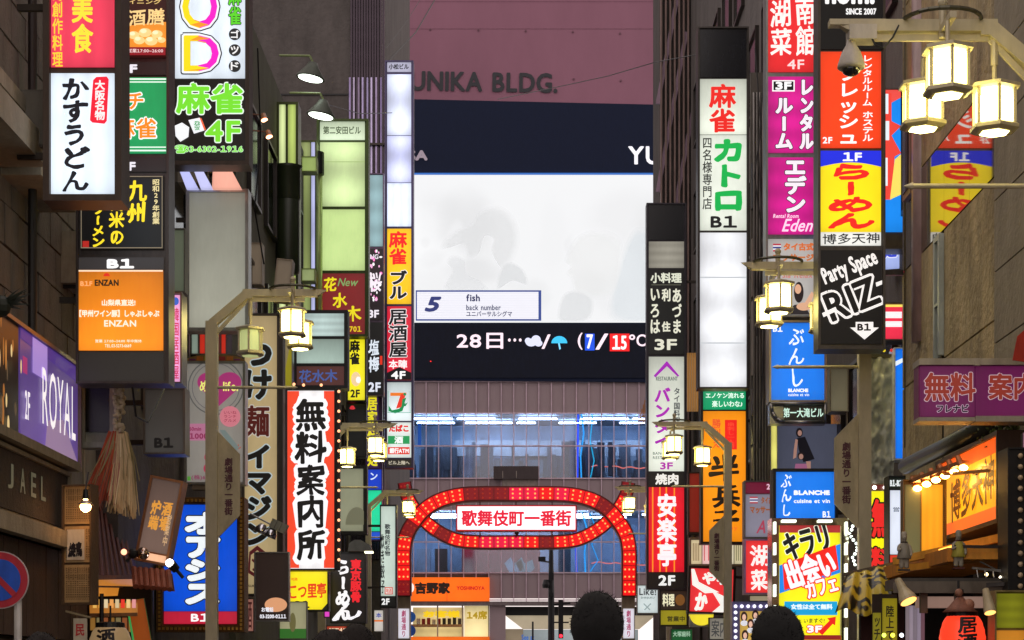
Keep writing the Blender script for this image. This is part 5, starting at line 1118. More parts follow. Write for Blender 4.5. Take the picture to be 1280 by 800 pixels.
s = Sign('hanging_banner', 'small white cloth banner with red and black strokes hung from a rod at bottom left', 19.8, 92, 770, 111, 800, .01, paint('#c8b89a', .9), 0, bracket=False, cat='banner', body=False); s.panel(92, 773, 109, 806, '#b8a890', 0, mat=paint('#c4b8a0', .9)); s.T('民', 95, 780, 106, 795, '#b02828', .6, e=.2); MB().beam((s.x(82), 0, s.z(764)), (s.x(114), 0, s.z(772)), .02, .02).build('rod', paint('#8a7a5a', .6), s.root)
s = Sign('hanging_banner', 'orange banner with a green edge leaning beside the eatery eaves', 23, 168, 748, 192, 815, .03, paint('#3a8a40', .5), 0, ry=math.radians(-10), bracket=False, cat='banner'); s.panel(169, 749, 191, 814, '#a85018', .5).R(168.5, 749, 171, 814, '#3aa050', .7)
# straw bundle
r = empty('straw_ornament', P(140, 490, 21.2), 'shaggy hanging bundle of pale and reddish straw beside the purple sign', 'ornament'); k = 21.2/FPX; R_ = random.Random(4)
for c, n, x0, x1, ln in (('#a8482c', 170, -32, -4, 128), ('#a87064', 130, -20, 14, 130), ('#c0a880', 260, -4, 30, 138), ('#8e8058', 110, -24, 30, 110), ('#d8c8a0', 90, 2, 26, 130)):
    m = MB()
    for i in range(n):
        b = R_.uniform(x0, x1); a = b*.35+4; dz = -ln+R_.uniform(-14, 14)-abs(b)*.3; dy = R_.uniform(-.14, .14)
        m.path([(a*k+4*k, dy*.4, -52*k+R_.uniform(-3, 3)*k), ((a*.45+b*.55)*k+4*k, dy*.8, (-52*.5+dz*.5)*k), (b*k+R_.uniform(-3, 3)*k, dy, dz*k)], .006, 3)
    m.build('straw', paint(c, .9), r, kind='stuff')
m = MB(); [m.ball((8*k+R_.uniform(-4, 6)*k, R_.uniform(-.06, .02), -R_.uniform(-2, 60)*k+8*k), R_.uniform(.018, .034), 7, 5) for _ in range(90)]; m.build('rope_knot', paint('#b8a888', .9, bump=.6, scale=20), r, smooth=True)
MB().tube((6*k, 0, 0), (6*k, 0, .5), .012).build('cord', paint('#8a7a5a', .9), r)
s = Sign('window_frame', 'pale framed dark window opening beside the purple sign', 21.9, 100, 478, 145, 560, .2, paint('#8d958c', .6), 7, bracket=False, cat='window'); s.panel(107, 485, 138, 540, '#141210', 0, mat=paint('#141210', .2)); 
# spot lamp for tilted sign
r = empty('spotlight', P(212, 708, 22.6), 'small glaring spotlight at the foot of the tilted silver sign', 'lamp'); k = 22.6/FPX
MB().tube((8*k, .02, -4*k), (2*k, -.03, 3*k), .05, .06).tube((8*k, .02, -4*k), (16*k, .05, -14*k), .02).build('housing', black, r); MB().ball((1*k, -.05, 4*k), .045).build('bulb', glow('#fff0e8', 14), r, smooth=True)
r = empty('spotlight', P(166, 692, 22.4), 'black clamp lamp with chrome head at the left of the tilted sign', 'lamp'); MB().ball((0, 0, 0), .06).tube((0, 0, 0), (-8*k, 0, -10*k), .02).build('housing', black, r); MB().ball((12*k, .02, 0), .075).build('head', paint('#c0a898', .12, 1), r, smooth=True); MB().ball((-11*k, 0, 2*k), .035).build('bulb', glow('#ff9a78', 3), r, smooth=True)
# small tiled awning under tilted sign
r = empty('tiled_awning', P(195, 725, 23), 'short sloping awning of reddish ridge tiles under the tilted silver sign', 'awning'); k = 23/FPX
for i in range(7): MB().tube(((-25+i*7)*k, -.1, (14-i*.6)*k), ((-18+i*7)*k, -.35, (-10-i*.6)*k), .035, n=8).build('ridge_tile', paint('#8a4a34', .6, bump=.3), r)
MB().add([(-27*k, -.08, 12*k), (22*k, -.08, 7*k), (30*k, -.34, -16*k), (-20*k, -.34, -12*k)], [(0, 3, 2, 1)]).build('tile_bed', paint('#4a2018', .8), r)
# ================================================================ RIGHT SHOPS
s = wallboard('shop_sign', 'glowing orange sign with dark brush lettering along the wall at lower right', 17.6, 20.2, 4.3, 2.84, 3.66, side=1, frame=paint('#4a3828', .5))
# near end is at larger local x for the right wall
W_ = 260
s.panel(4, 4, W_-4, 78, '#ffa818', 1.15, 1).R(4, 4, W_-4, 18, '#f85c14').R(4, 66, W_-4, 78, '#f86a28')
s.T('博多天神', 60, 22, 240, 63, '#4a2008', 1.6, brush=1)
s.panel(4, 4, 44, 78, '#ffb020', 1.1)
r = empty('wood_shelf', (4.35, 18.9, 2.5), 'orange timber ledge lit from above under the glowing orange sign', 'shelf')
MB().box(-.5, -.47, -1.5, 1.4, .11, .14).build('light_strip', glow('#ffb84a', 3), r); MB().box(-.55, .2, -1.6, 1.5, 0, .06).build('shelf_board', paint('#d08a28', .6, bump=.2), r); MB().box(-.6, -.52, -1.6, 1.5, -.02, .1).build('edge_beam', paint('#c07820', .6), r)  # light strip added to brighten the ledge
for i in range(7): MB().box(-.5, .15, -1.5+i*.45, -1.44+i*.45, .062, .10).build('slat', paint('#c89038', .6), r)
# bulb row
r = empty('bulb_row', P(1140, 612, 19.4), 'slanting row of warm hooded bulbs above the glowing orange sign', 'lamp')
for i in range(6):
    q = P(1145+i*11.5, 609-i*5.2, 19.6-i*.2)-r.location; h = MB().tube(q, q+Vector((-.03, .05, .1)), .04, .025).build('hood', paint('#b87848', .4, .2), r)
    MB().ball(tuple(q+Vector((.01, -.02, -.015))), .032, 10, 6, (1.3, 1, .8)).build('bulb', glow('#ffc060', 60), h, smooth=True)
MB().beam(P(1132, 606, 19.8)-r.location, P(1206, 578, 18.6)-r.location, .1, .04).build('batten', paint('#8a5a38', .5), r); 
MB().beam(P(1140, 596, 19.7)-r.location, P(1240, 588, 18.0)-r.location, .04, .03).build('batten', paint('#b07a40', .5), r)
r = empty('rolled_awning', P(1132, 583, 21.5), 'thick dark rolled-up awning slanting below the purple sign at right', 'awning')
MB().tube((0, 0, 0), P(1262, 518, 18.0)-r.location, .085, .085, 14).build('roll', paint('#2c3026', .35, bump=.2, scale=12), r, smooth=True)
MB().beam((.1, 0, .1), P(1262, 500, 18.2)-r.location, .03, .02).build('rail', paint('#7a7466', .5), r)
r = empty('hanging_spotlight', P(1226, 590, 18.5), 'black bell-shaped spotlight hanging before the orange sign', 'lamp'); k = 18.5/FPX
MB().lathe([(1.5*k, 22*k), (3*k, 16*k), (4*k, 6*k), (7*k, -2*k), (7*k, -4*k)], n=14).build('housing', black, r, smooth=True)
# balcony ledge
r = empty('balcony_ledge', (4.0, 17.4, 2.33), 'thin grey metal ledge carrying the two small statues at lower right', 'ledge')
MB().box(-.72, 1.0, -.22, .3, -.09, -.0).build('beam', paint('#4c4844', .45, .5), r); MB().box(-.75, 1.0, -.26, -.225, -.13, -.03).build('front_rail', paint('#6a6258', .4, .5), r); MB().box(-.5, 1, .0, .06, -.25, -.15).build('lit_strip', lit('#b09080', .5), r)
m = MB().beam((-.2, -.12, .28), (.5, -.12, .27), .03, .025); [m.beam((-.2+i*.06, -.12, .28), (-.2+i*.06, -.12, .255), .02, .02) for i in range(12)]
m.build('fence_rail', paint('#2a201c', .6), r)
for i in range(5): MB().box(-.5+i*.3, -.44+i*.3, -.18, -.12, -.3, -.09).build('strut', paint('#5a4a38', .5), r)
def figure(lab, px, py, D, h, mats, cat='statue', flip=1):
    r = empty('statue', P(px, py, D), lab, cat); k = h
    skin('body', [(0,0,.30,.13,.12),(0,0,.48,.14,.12),(0,0,.66,.10,.09),(0,0,.74,.055,.055),(0,-.01,.84,.105,.10),(0,-.01,.93,.07,.07),(-.06,0,.2,.075,.075),(-.07,-.01,.02,.06,.07),(.06,0,.2,.075,.075),(.07,-.01,.02,.06,.07),(-.14,-.02,.62,.05,.05),(-.17,-.1,.48,.045,.045),(-.1,-.17,.55,.04,.04),(.14,-.02,.62,.05,.05),(.18,-.06,.46,.045,.045),(.16,-.1,.34,.04,.04),(-.06,-.01,.99,.03,.03),(.06,-.01,.99,.03,.03),(0,-.13,.83,.035,.035)], [(0,1),(1,2),(2,3),(3,4),(4,5),(0,6),(6,7),(0,8),(8,9),(2,10),(10,11),(11,12),(2,13),(13,14),(14,15),(5,16),(5,17),(4,18)], mats[0], r, k)
    MB().lathe([(.17*k, .28*k), (.19*k, .3*k), (.155*k, .5*k), (.12*k, .66*k), (.09*k, .70*k)], n=14).build('coat', mats[1], r, smooth=True)
    MB().lathe([(.10*k, .70*k), (.10*k, .73*k), (.06*k, .74*k)], n=12).build('collar', mats[2], r)
    MB().box(-.14*k, .14*k, -.12*k, .12*k, -.03*k, .015*k).build('plinth', mats[2], r)
    return r
def skin(name, V, E, mat, parent, k=1., root=0, sub=1, loc=None):
    me = bpy.data.meshes.new(name); me.from_pydata([(a*k, b*k, c*k) for a, b, c, *_ in V], E, []); me.materials.append(mat)
    o = bpy.data.objects.new(name, me); COL.objects.link(o); o.parent = parent
    md = o.modifiers.new('skin', 'SKIN'); md.use_smooth_shade = True
    for i, v in enumerate(V): me.skin_vertices[0].data[i].radius = (v[3]*k, v[4]*k)
    me.skin_vertices[0].data[root].use_root = True
    ss = o.modifiers.new('sub', 'SUBSURF'); ss.levels = sub; ss.render_levels = sub
    return o
figure('small grey animal-like statue standing at the left end of the ledge', 1130, 712, 17.3, .33, (paint('#9a9080', .6), paint('#8a8478', .6), paint('#3a302a', .6)))
figure('small statue in a yellow-green coat at the middle of the ledge', 1198, 710, 17.3, .33, (paint('#8f887a', .6), paint('#a8a040', .6), paint('#4a1c18', .6)))
# red lantern with hatted figure
lr = paper_lantern('', 1203, 766, 17, .20, .5, '#ff4024', 1.1, 'glowing red paper lantern with black lettering at bottom right', '居酒屋', '#201010')
r = empty('hatted_ornament', P(1200, 768, 16.95), 'brown straw-hatted ornament sitting on the red paper lantern', 'ornament'); kk = 17/FPX
MB().lathe([(22*kk, 3*kk), (15*kk, 9*kk), (8*kk, 17*kk), (2*kk, 24*kk)], n=16).build('hat', paint('#8a5a48', .7, bump=.3, scale=20), r, smooth=True)
MB().ball((-2*kk, -.02, 27*kk), .035).ball((10*kk, -.03, 12*kk), .05).build('figurine', paint('#9a6a54', .6), r, smooth=True)
MB().tube((-2*kk, 0, 26*kk), (-2*kk, 0, 42*kk), .01).build('cord', black, r)
# PAR bulb lamp
def parbulb(px, py, D, lab, a, R=.075):
    r = empty('reflector_bulb', P(px, py, D), lab, 'lamp'); d = Vector((math.sin(a)*.8, -.45, -math.cos(a))).normalized(); z = Vector((0, 0, 0))
    MB().tube(z-d*.19, z-d*.09, .028, .04, 12).tube(z-d*.09, z, .04, R, 16).tube(z, z+d*.03, R, R*1.02, 16).build('housing', paint('#b8a888', .35), r, smooth=False)
    MB().tube(z+d*.031, z+d*.04, R*.93, R*.5, 16).build('bulb_face', glow('#ffb860', 2.4), r); return r
parbulb(1134, 748, 16.4, 'large cream reflector bulb glowing orange under the ledge', .45); parbulb(1237, 762, 16.6, 'white glaring bulb lamp right of the red lantern', .1, .05)
# yellow cloth awning
r = empty('cloth_awning', P(1104, 706, 20.5), 'curved yellow cloth awning with black brush marks above the bottom right shop', 'awning'); k = 20.5/FPX
m = MB(); n1, n2 = 16, 12; vs = []
for i in range(n1+1):
    for j in range(n2+1):
        u, t = i/n1, j/n2; x = -66*k*(1-u)*(.75+.25*t)+ -2*k; zt = (-14+14*u)*k; x0 = -48*k*(1-u)
        x = x0*(1-t)+(-70*k*(1-u)-2*k+u*0)*t; vs.append((x, -.1-.5*math.sin(t*1.4)+.03*math.sin(u*22), (-12*(1-u))*k - (60-6*math.sin(u*9))*k*t**1.25 * (.85+.15*u)))
m.add(vs, [(i*(n2+1)+j, (i+1)*(n2+1)+j, (i+1)*(n2+1)+j+1, i*(n2+1)+j+1) for i in range(n1) for j in range(n2)])
am = bpy.data.materials.new('printed_cloth'); am.use_nodes = True; nt = am.node_tree; bs = nt.nodes['Principled BSDF']; bs.inputs['Roughness'].default_value = .3
nz = nt.nodes.new('ShaderNodeTexNoise'); nz.inputs['Scale'].default_value = 3.4; nz.inputs['Distortion'].default_value = 2.5; nz.inputs['Detail'].default_value = 1
rp = nt.nodes.new('ShaderNodeValToRGB'); rp.color_ramp.elements[0].position = .46; rp.color_ramp.elements[0].color = (.02, .02, .015, 1); rp.color_ramp.elements[1].position = .52; rp.color_ramp.elements[1].color = (.5, .38, .03, 1)
tcn = nt.nodes.new('ShaderNodeTexCoord'); nt.links.new(tcn.outputs['Object'], nz.inputs['Vector']); nt.links.new(nz.outputs[0], rp.inputs[0]); nt.links.new(rp.outputs[0], bs.inputs['Base Color'])
m.build('cloth', am, r, smooth=True); MB().beam((-52*k, -.1, -13*k), (20*k, -.1, 3*k), .06, .035).build('bar', paint('#5a564e', .4, .6), r)
# vinyl sheet
r = empty('clear_vinyl_sheet', P(1100, 604, 25.1), 'tall crumpled translucent vinyl sheet right of the lamp pole', 'sheet'); k = 25.1/FPX; m = MB(); vs = []
for i in range(19):
    for j in range(41):
        u, t = i/18, j/40; vs.append(((-18+36*u)*k, .16*abs(noise.noise(Vector((u*2.0+t*2, t*6, 3))))+.05*noise.noise(Vector((u*7-t*6, t*20, 8))), 158*k*t))
m.add(vs, [(i*41+j, (i+1)*41+j, (i+1)*41+j+1, i*41+j+1) for i in range(18) for j in range(40)]); m.build('sheet', paint('#b4b8ae', .2, .0, coat=.5), r, smooth=True)
MB().box(-19*k, 19*k, .03, .06, 157*k, 162*k).box(-19*k, -17.6*k, .03, .06, 0, 157*k).build('frame', paint('#5a5644', .5), r)
for i, c in enumerate(('#3050d0', '#d8c020', '#d8c020', '#c02828')): MB().ball(((-14+i*9.5)*k, 0, 166*k), .022, 8, 5).build('coloured_bulb', glow(c, 1), r, smooth=True)
# poster of dancer on the building between blue signs
s = Sign('wall_poster', 'dim grey-blue poster of a woman in black between the two blue signs', 30, 972, 530, 1052, 592, .1, frame_dark, 0, bracket=False, cat='poster')
s.panel(972, 530, 1046, 592, '#5c6074', .5); s.ell(999, 541, 4.2, 6, '#1c1418', .6).ell(999.5, 541.5, 2.6, 3.6, '#c09080', .6).poly([(996, 548), (1006, 546), (1012, 560), (1018, 574), (1004, 578), (998, 562)], '#16141a', .6).poly([(994, 549), (997, 550), (995, 572), (991, 574), (992, 562)], '#c09080', .6).ell(1001, 570, 4.4, 5, '#241a1c', .6).ell(1001, 571, 2.8, 3.4, '#c09080', .6).poly([(994, 580), (1008, 580), (1010, 592), (992, 592)], '#b06a90', .6).poly([(1007, 577), (1013, 577), (1013, 592), (1010, 592)], '#c09080', .6)
s.panel(1047, 530, 1051, 592, '#2a2c3c', .3)
s = Sign('narrow_sign', 'narrow yellow glowing strip beside the dim dancer poster', 29.5, 963, 531, 972, 648, .1, frame_dark, 0, bracket=False); s.panel(964, 532, 971, 648, '#f0e878', .95, 2)
s = Sign('vent_box', 'pale square metal box behind the lamp rod, right of the upright blue sign', 29, 1037, 460, 1060, 515, .3, paint('#8d8672', .4, .5), 1, bracket=False, cat='box'); s.panel(1038, 461, 1059, 514, '#90886c', .35, 3)  # metal face given emission, brighter toward the bottom
# string of white bulbs
r = empty('bulb_string', P(1062, 615, 24.6), 'twisted string of white bulbs hanging right of the yellow cafe poster', 'string light'); k = 24.6/FPX; R_ = random.Random(2)
m = MB(); pts = []
for i in range(24): pts.append(((4*math.sin(i*.9)+R_.uniform(-2, 3)+i*.35)*k, R_.uniform(-.03, .03), -i*4.3*k)); m.ball(pts[-1], .02, 6, 4)
m.build('bulb', glow('#f4fff4', 3), r, smooth=True, kind='stuff'); MB().path(pts[::2], .012, 4).build('cable', black, r)
# yellow nobori banners bottom right, white duct, little coloured lights
s = Sign('hanging_banner', 'dull yellow banner with black vertical lettering behind the reflector bulb', 18.2, 1090, 742, 1122, 810, .02, paint('#2a2018', .8), 0, bracket=False, cat='banner'); s.panel(1103, 748, 1121, 810, '#a89a18', .5).T('陸上で', 1107, 757, 1117, 800, '#1c1a10', .5, v=1, e=.3).panel(1091, 766, 1101, 810, '#989018', .5).T('ッチ', 1092, 772, 1100, 800, '#1c1a10', .4, v=1, e=.3)
s = Sign('curtain_strip', 'pale ribbed plastic strip curtain behind the ledge shop', 19, 1132, 756, 1156, 815, .04, paint('#4a3a40', .6), 0, bracket=False, cat='curtain')
for i in range(5): s.panel(1132+i*4.8, 757, 1136.3+i*4.8, 814, ['#a09098', '#b8a8b8', '#9a8c98', '#b0a0b4', '#88606c'][i], .5)
for i, (a, c) in enumerate(((1105, '#d8ff50'), (1116, '#e8f040'), (1127, '#e8f0ff'))):
    o = MB().ball((0, 0, 0), .019).build('small_lamp', glow(c, 3.5), loc=P(a, 794, 17.5), smooth=True); tag(o, ['small yellow-green lamp at the bottom right, leftmost of three', 'small yellow lamp at the bottom right, middle of three', 'small white lamp at the bottom right, rightmost of three'][i], 'lamp', 'small lamps at bottom right')
s = Sign('display_case', 'yellow-green display panel behind reflective film at the bottom right corner', 16.8, 1242, 738, 1282, 812, .2, paint('#8a7a4a', .4), 2, bracket=False, cat='panel'); s.panel(1246, 742, 1280, 785, '#8f901c', .6, 2).panel(1246, 788, 1280, 810, '#d88a28', .7)
s = Sign('dark_interior', 'dark interior of the shop under the ledge at bottom right', 20.3, 1075, 716, 1245, 900, .1, paint('#140f0e', .8), 0, bracket=False, cat='wall'); s.panel(1076, 717, 1130, 898, '#2a1210', 0, mat=paint('#3a1614', .8))  # near-black sheet stands for the shade inside the shop
s = Sign('shop_poster', 'blue-green glowing panel slice between the orange sign and the bulb-edged sign', 18.6, 1254, 600, 1262, 678, .1, black, 0, bracket=False); s.panel(1254.5, 602, 1261, 664, '#1c9a80', .7).panel(1254.5, 665, 1261, 677, '#1c50c8', .8)
s = Sign('shop_window', 'amber lit shop front panel and glass between the white menu board and orange sign', 19.6, 1128, 600, 1182, 700, .1, paint('#6a5028', .5), 1, bracket=False, cat='window'); s.panel(1152, 606, 1178, 690, '#f0a020', .9, 1).panel(1131, 606, 1150, 698, '#7a8058', .4, 3)
s = Sign('red_flag', 'corner of a red cloth flag at the right edge above the purple sign', 16.5, 1266, 400, 1300, 452, .01, paint('#a02418', .8), 0, bracket=False, cat='flag', body=False); MB().prism([(s.x(1272), s.z(420)), (s.x(1300), s.z(395)), (s.x(1300), s.z(460)), (s.x(1280), s.z(452)), (s.x(1266), s.z(450))], 0, .02).build('cloth', paint('#b03020', .8), s.root)
# right facade strip of pale building pipes between columns, brown screen, orange slats
s = Sign('slat_screen', 'small orange-lit wooden slat screen peeping out left of the Thai panel', 52, 796, 486, 812, 534, .3, paint('#6a4018', .6), 0, bracket=False, cat='screen', body=False)
for i in range(7): MB().box(s.x(798+i*1.9), s.x(799.3+i*1.9), 0, .08, s.z(530-i*.2), s.z(522-i*5.5)).build('slat', paint('#c07828', .6), s.root)
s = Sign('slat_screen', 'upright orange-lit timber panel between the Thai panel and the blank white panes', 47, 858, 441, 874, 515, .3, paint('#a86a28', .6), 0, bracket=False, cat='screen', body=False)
for i in range(5): MB().box(s.x(859+i*2.9), s.x(861.3+i*2.9), 0, .08, s.z(514), s.z(441)).build('slat', lit('#b8803c', .5), s.root)  # timber slats given emission, glow put into their surface
s = Sign('wall_conduits', 'bundle of steel conduits and grey boxes on the wall right of the tall white column', 33.5, 938, 90, 960, 690, .1, paint('#5c5850', .6), 0, bracket=False, cat='pipes')
for i, (a, b, c) in enumerate(((205, 262, '#2c2a2c'), (300, 372, '#8a7c70'), (378, 470, '#a39a90'), (488, 520, '#5a4a44'), (530, 556, '#3a3432'), (560, 598, '#8a7a68'))): MB().box(s.x(939), s.x(958), -.15, .02, s.z(b), s.z(a)).build('panel_box', paint(c, .35, .5), s.root)
for i in range(5): MB().tube((s.x(941+i*3.6), -.2, s.z(690)), (s.x(941+i*3.6), -.2, s.z(120)), .022).build('conduit', paint('#8d8a86', .3, .8), s.root)
# hung wire tangle near blank column top right of tall white column
# air conditioner + brackets on left facade bits
for i, (px, py, D, lab) in enumerate(((318, 330, 36, 'beige narrow metal box on the left facade right of the large blank sign'), (351, 350, 35, 'slanted beige box with an orange mark above the left lamp'))):
    s = Sign('metal_box', lab, D, px-10, py-26, px+10, py+26, .3, paint('#a0907c', .5), 1, bracket=False, cat='box', ry=math.radians(6*i)); s.panel(px-9, py-25, px+9, py+25, '#a8947c', .25)  # box face given a faint emission
# round dark mop of leaves at left edge
r = empty('hanging_plant', P(0, 380, 17.5), 'dark drooping plant at the left edge above the purple sign', 'plant'); R_ = random.Random(6); m = MB()
for i in range(60):
    a = R_.uniform(0, 6.28); l = R_.uniform(.1, .32); e = Vector((math.cos(a)*l, R_.uniform(-.1, .1), R_.uniform(-.1, .35)*l*2)); sd = Vector((0, 0, .012)); m.add([(0, 0, 0), tuple(e*.5+sd), tuple(e), tuple(e*.5-sd)], [(0, 1, 2, 3)])
m.ball((0, 0, -.02), .1).build('leaf', paint('#1c2218', .6), r, kind='stuff')
r = empty('shrub_clump', P(1265, 540, 18.1), 'dim tuft of green leaves under the right end of the purple sign', 'plant'); m = MB()
for i in range(500):
    c = Vector((R_.gauss(0, .12), R_.gauss(0, .06), R_.gauss(0, .06))); d = Vector((R_.uniform(-1, 1), R_.uniform(-1, 1), R_.uniform(-1, 1))).normalized()*.03; n = d.cross(Vector((0, 1, .3))).normalized()*.009; m.add([tuple(c), tuple(c+d*.5+n), tuple(c+d), tuple(c+d*.5-n)], [(0, 1, 2, 3)])
m.build('leaf', paint('#4a5a28', .6), r, kind='stuff')
# ================================================================ CLUTTER
for lab, a, b, c, w_ in (('upper slanting golden timber beam behind the small statues', (1118, 702, 18.6), (1252, 672, 17.6), '#d89a38', .07), ('lower slanting golden timber beam behind the small statues', (1122, 712, 18.4), (1252, 694, 17.5), '#c08428', .06), ('dark slanting pipe under the golden beams', (1120, 738, 17.5), (1290, 728, 17.0), '#2a2624', .035)):
    o = MB().beam(P(*a), P(*b), .05, w_).build('timber_beam', paint(c, .55, bump=.2)); tag(o, lab, 'beam')
r = empty('goods_rack', P(1255, 700, 17.2), 'small rack of metal hooks and glinting lamps at the right end of the ledge', 'rack'); k = 17.2/FPX
for i, (a, b, c) in enumerate(((-22, 18, '#ffe0a0'), (-4, 22, '#fff0d0'), (6, 20, '#fff4e0'), (-12, 26, '#ffb060'))): MB().ball((a*k, 0, -b*k), .016).build('lamp', glow(c, 6), r, smooth=True)
MB().beam((-40*k, 0, -10*k), (20*k, 0, -16*k), .02, .02).beam((-30*k, 0, -2*k), (16*k, .05, -24*k), .012, .012).build('rail', steel, r)
for i in range(5): MB().tube(((-34+i*10)*k, 0, -12*k), ((-33+i*10)*k, -.02, -22*k), .006).build('hook', steel, r)
s = Sign('light_strip', 'dim pinkish upright strip beside the black bulb-edged sign at the right edge', 17.1, 1279, 540, 1292, 745, .1, black, 0, bracket=False); s.panel(1279, 541, 1284, 744, '#b87898', .5)
s = Sign('hanging_banner', 'pale amber paper strips hung inside the left eatery', 23.2, 112, 772, 168, 800, .02, black, 0, bracket=False, cat='banner', body=False)
for i in range(7): s.panel(113+i*8, 772, 119+i*8, 788+(i*5) % 7, ['#a87838', '#98885c', '#a86038'][i % 3], .55)
s = Sign('small_sign', 'narrow lit white and violet sign between the eatery roof and the ornate blue sign', 25.5, 178, 738, 190, 768, .1, black, 1, bracket=False); s.panel(179, 739, 189, 767, '#b8b0f0', .8)
r = empty('bar_lamp', P(150, 640, 25), 'dim red lamp glowing in the straw ornament shadow', 'lamp') if False else None
def aircon(lab, X, D, z, side):
    r = empty('air_conditioner', (X, D, z), lab, 'air conditioner', 'air conditioners on the side walls'); d = -side
    MB().box(min(0, .32*d), max(0, .32*d), 0, .8, 0, .58).build('casing', paint('#9c968a', .5, var=.3), r)
    MB().lathe([(.24, 0), (.24, .012)], (.325*d if d > 0 else -.337, .33, .29), 20, 'x').build('fan_grille', paint('#2c2a28', .6), r)
    for i in range(9): MB().box(min(.34*d, .345*d), max(.34*d, .345*d), .08, .58, .07+i*.055, .078+i*.055).build('grille_bar', paint('#77726a', .4), r)
    MB().box(min(0, .4*d), max(0, .4*d), .1, .14, -.04, 0).box(min(0, .4*d), max(0, .4*d), .66, .7, -.04, 0).build('bracket', black, r)
    MB().path([(.1*d, .8, .3), (.1*d, 1.0, .25), (.04*d, 1.05, -.6), (.03*d, 1.05, -2.2)], .02).build('hose', paint('#b0a894', .6), r)
for q in (('air conditioner on the left facade beside the orange spotlights', WL-.1, 31.2, 9.55, -1), ('air conditioner on the left facade below the orange spotlights', WL-.1, 32.2, 8.8, -1), ('air conditioner high on the left facade right of the mahjong sign', WL-.1, 30.4, 11.3, -1), ('air conditioner on the dark stone block wall left of the orange panel', -5.1, 22.3, 5.9, -1), ('air conditioner on the right facade beside the white column', WR2, 33.6, 11.4, 1), ('air conditioner on the right facade above the others beside the white column', WR2, 34.4, 12.6, 1)): aircon(*q)
for lab, pts in (('loose black cable looping down the left facade right of the mahjong sign', [(322, 60, 30), (326, 180, 31), (318, 260, 31), (330, 330, 32)]), ('loose cable hanging on the wall right of the tall white column', [(944, 60, 33), (951, 160, 33), (943, 220, 33), (954, 300, 33), (946, 420, 33)]), ('second loose cable on the wall right of the tall white column', [(956, 80, 33), (948, 190, 33), (957, 350, 33), (950, 560, 33)]), ('thin cable drooping below the orange panel at left', [(165, 480, 21), (170, 520, 21.5), (185, 528, 22), (205, 486, 23)])):
    o = MB().path([P(*q) for q in pts], .012, 5).build('loose_cable', black); tag(o, lab, 'cable')
for (lab, D, x0, y0, x1, y1, c, e, t, tc_) in (
    ('small glowing magenta sign between the yellow and black signs low at left of centre', 38.5, 405, 757, 413, 772, '#e848c8', .9, '', ''),
    ('tiny red and orange lit sign at the bottom, under the black brush-letter sign', 40, 408, 782, 440, 798, '#d05038', .7, '酒場', '#ffe8c0'),
    ('small pale blue lit sign left of the yellow B1 sign', 37, 322, 745, 0, 0, '', 0, '', ''),
    ('small orange lit sign at the bottom left of the ornate blue sign', 28, 0, 0, 0, 0, '', 0, '', ''),
    ('small white sign with red numbers behind the lamp post right of the arch', 41.5, 870, 686, 0, 0, '', 0, '', ''),
    ('small cream lit sign below the small red kanji sign', 37, 936, 744, 966, 752, '#b8a888', .6, '', ''),
    ('small crumpled white notice under the tilted red sign', 40.5, 886, 772, 912, 800, '#c8c0b0', .35, '案内', '#404040'),
    ('small pink lit sign behind the rounded dark poster', 35, 300, 748, 318, 790, '#c88878', .5, '居酒', '#401818')):
    if x1: 
        s = Sign('small_sign', lab, D, x0, y0, x1, y1, .15, black, 1, bracket=False); s.panel(x0+1, y0+1, x1-1, y1-1, c, e)
        if t: s.T(t, x0+3, y0+3, x1-3, y1-4, tc_, .3)
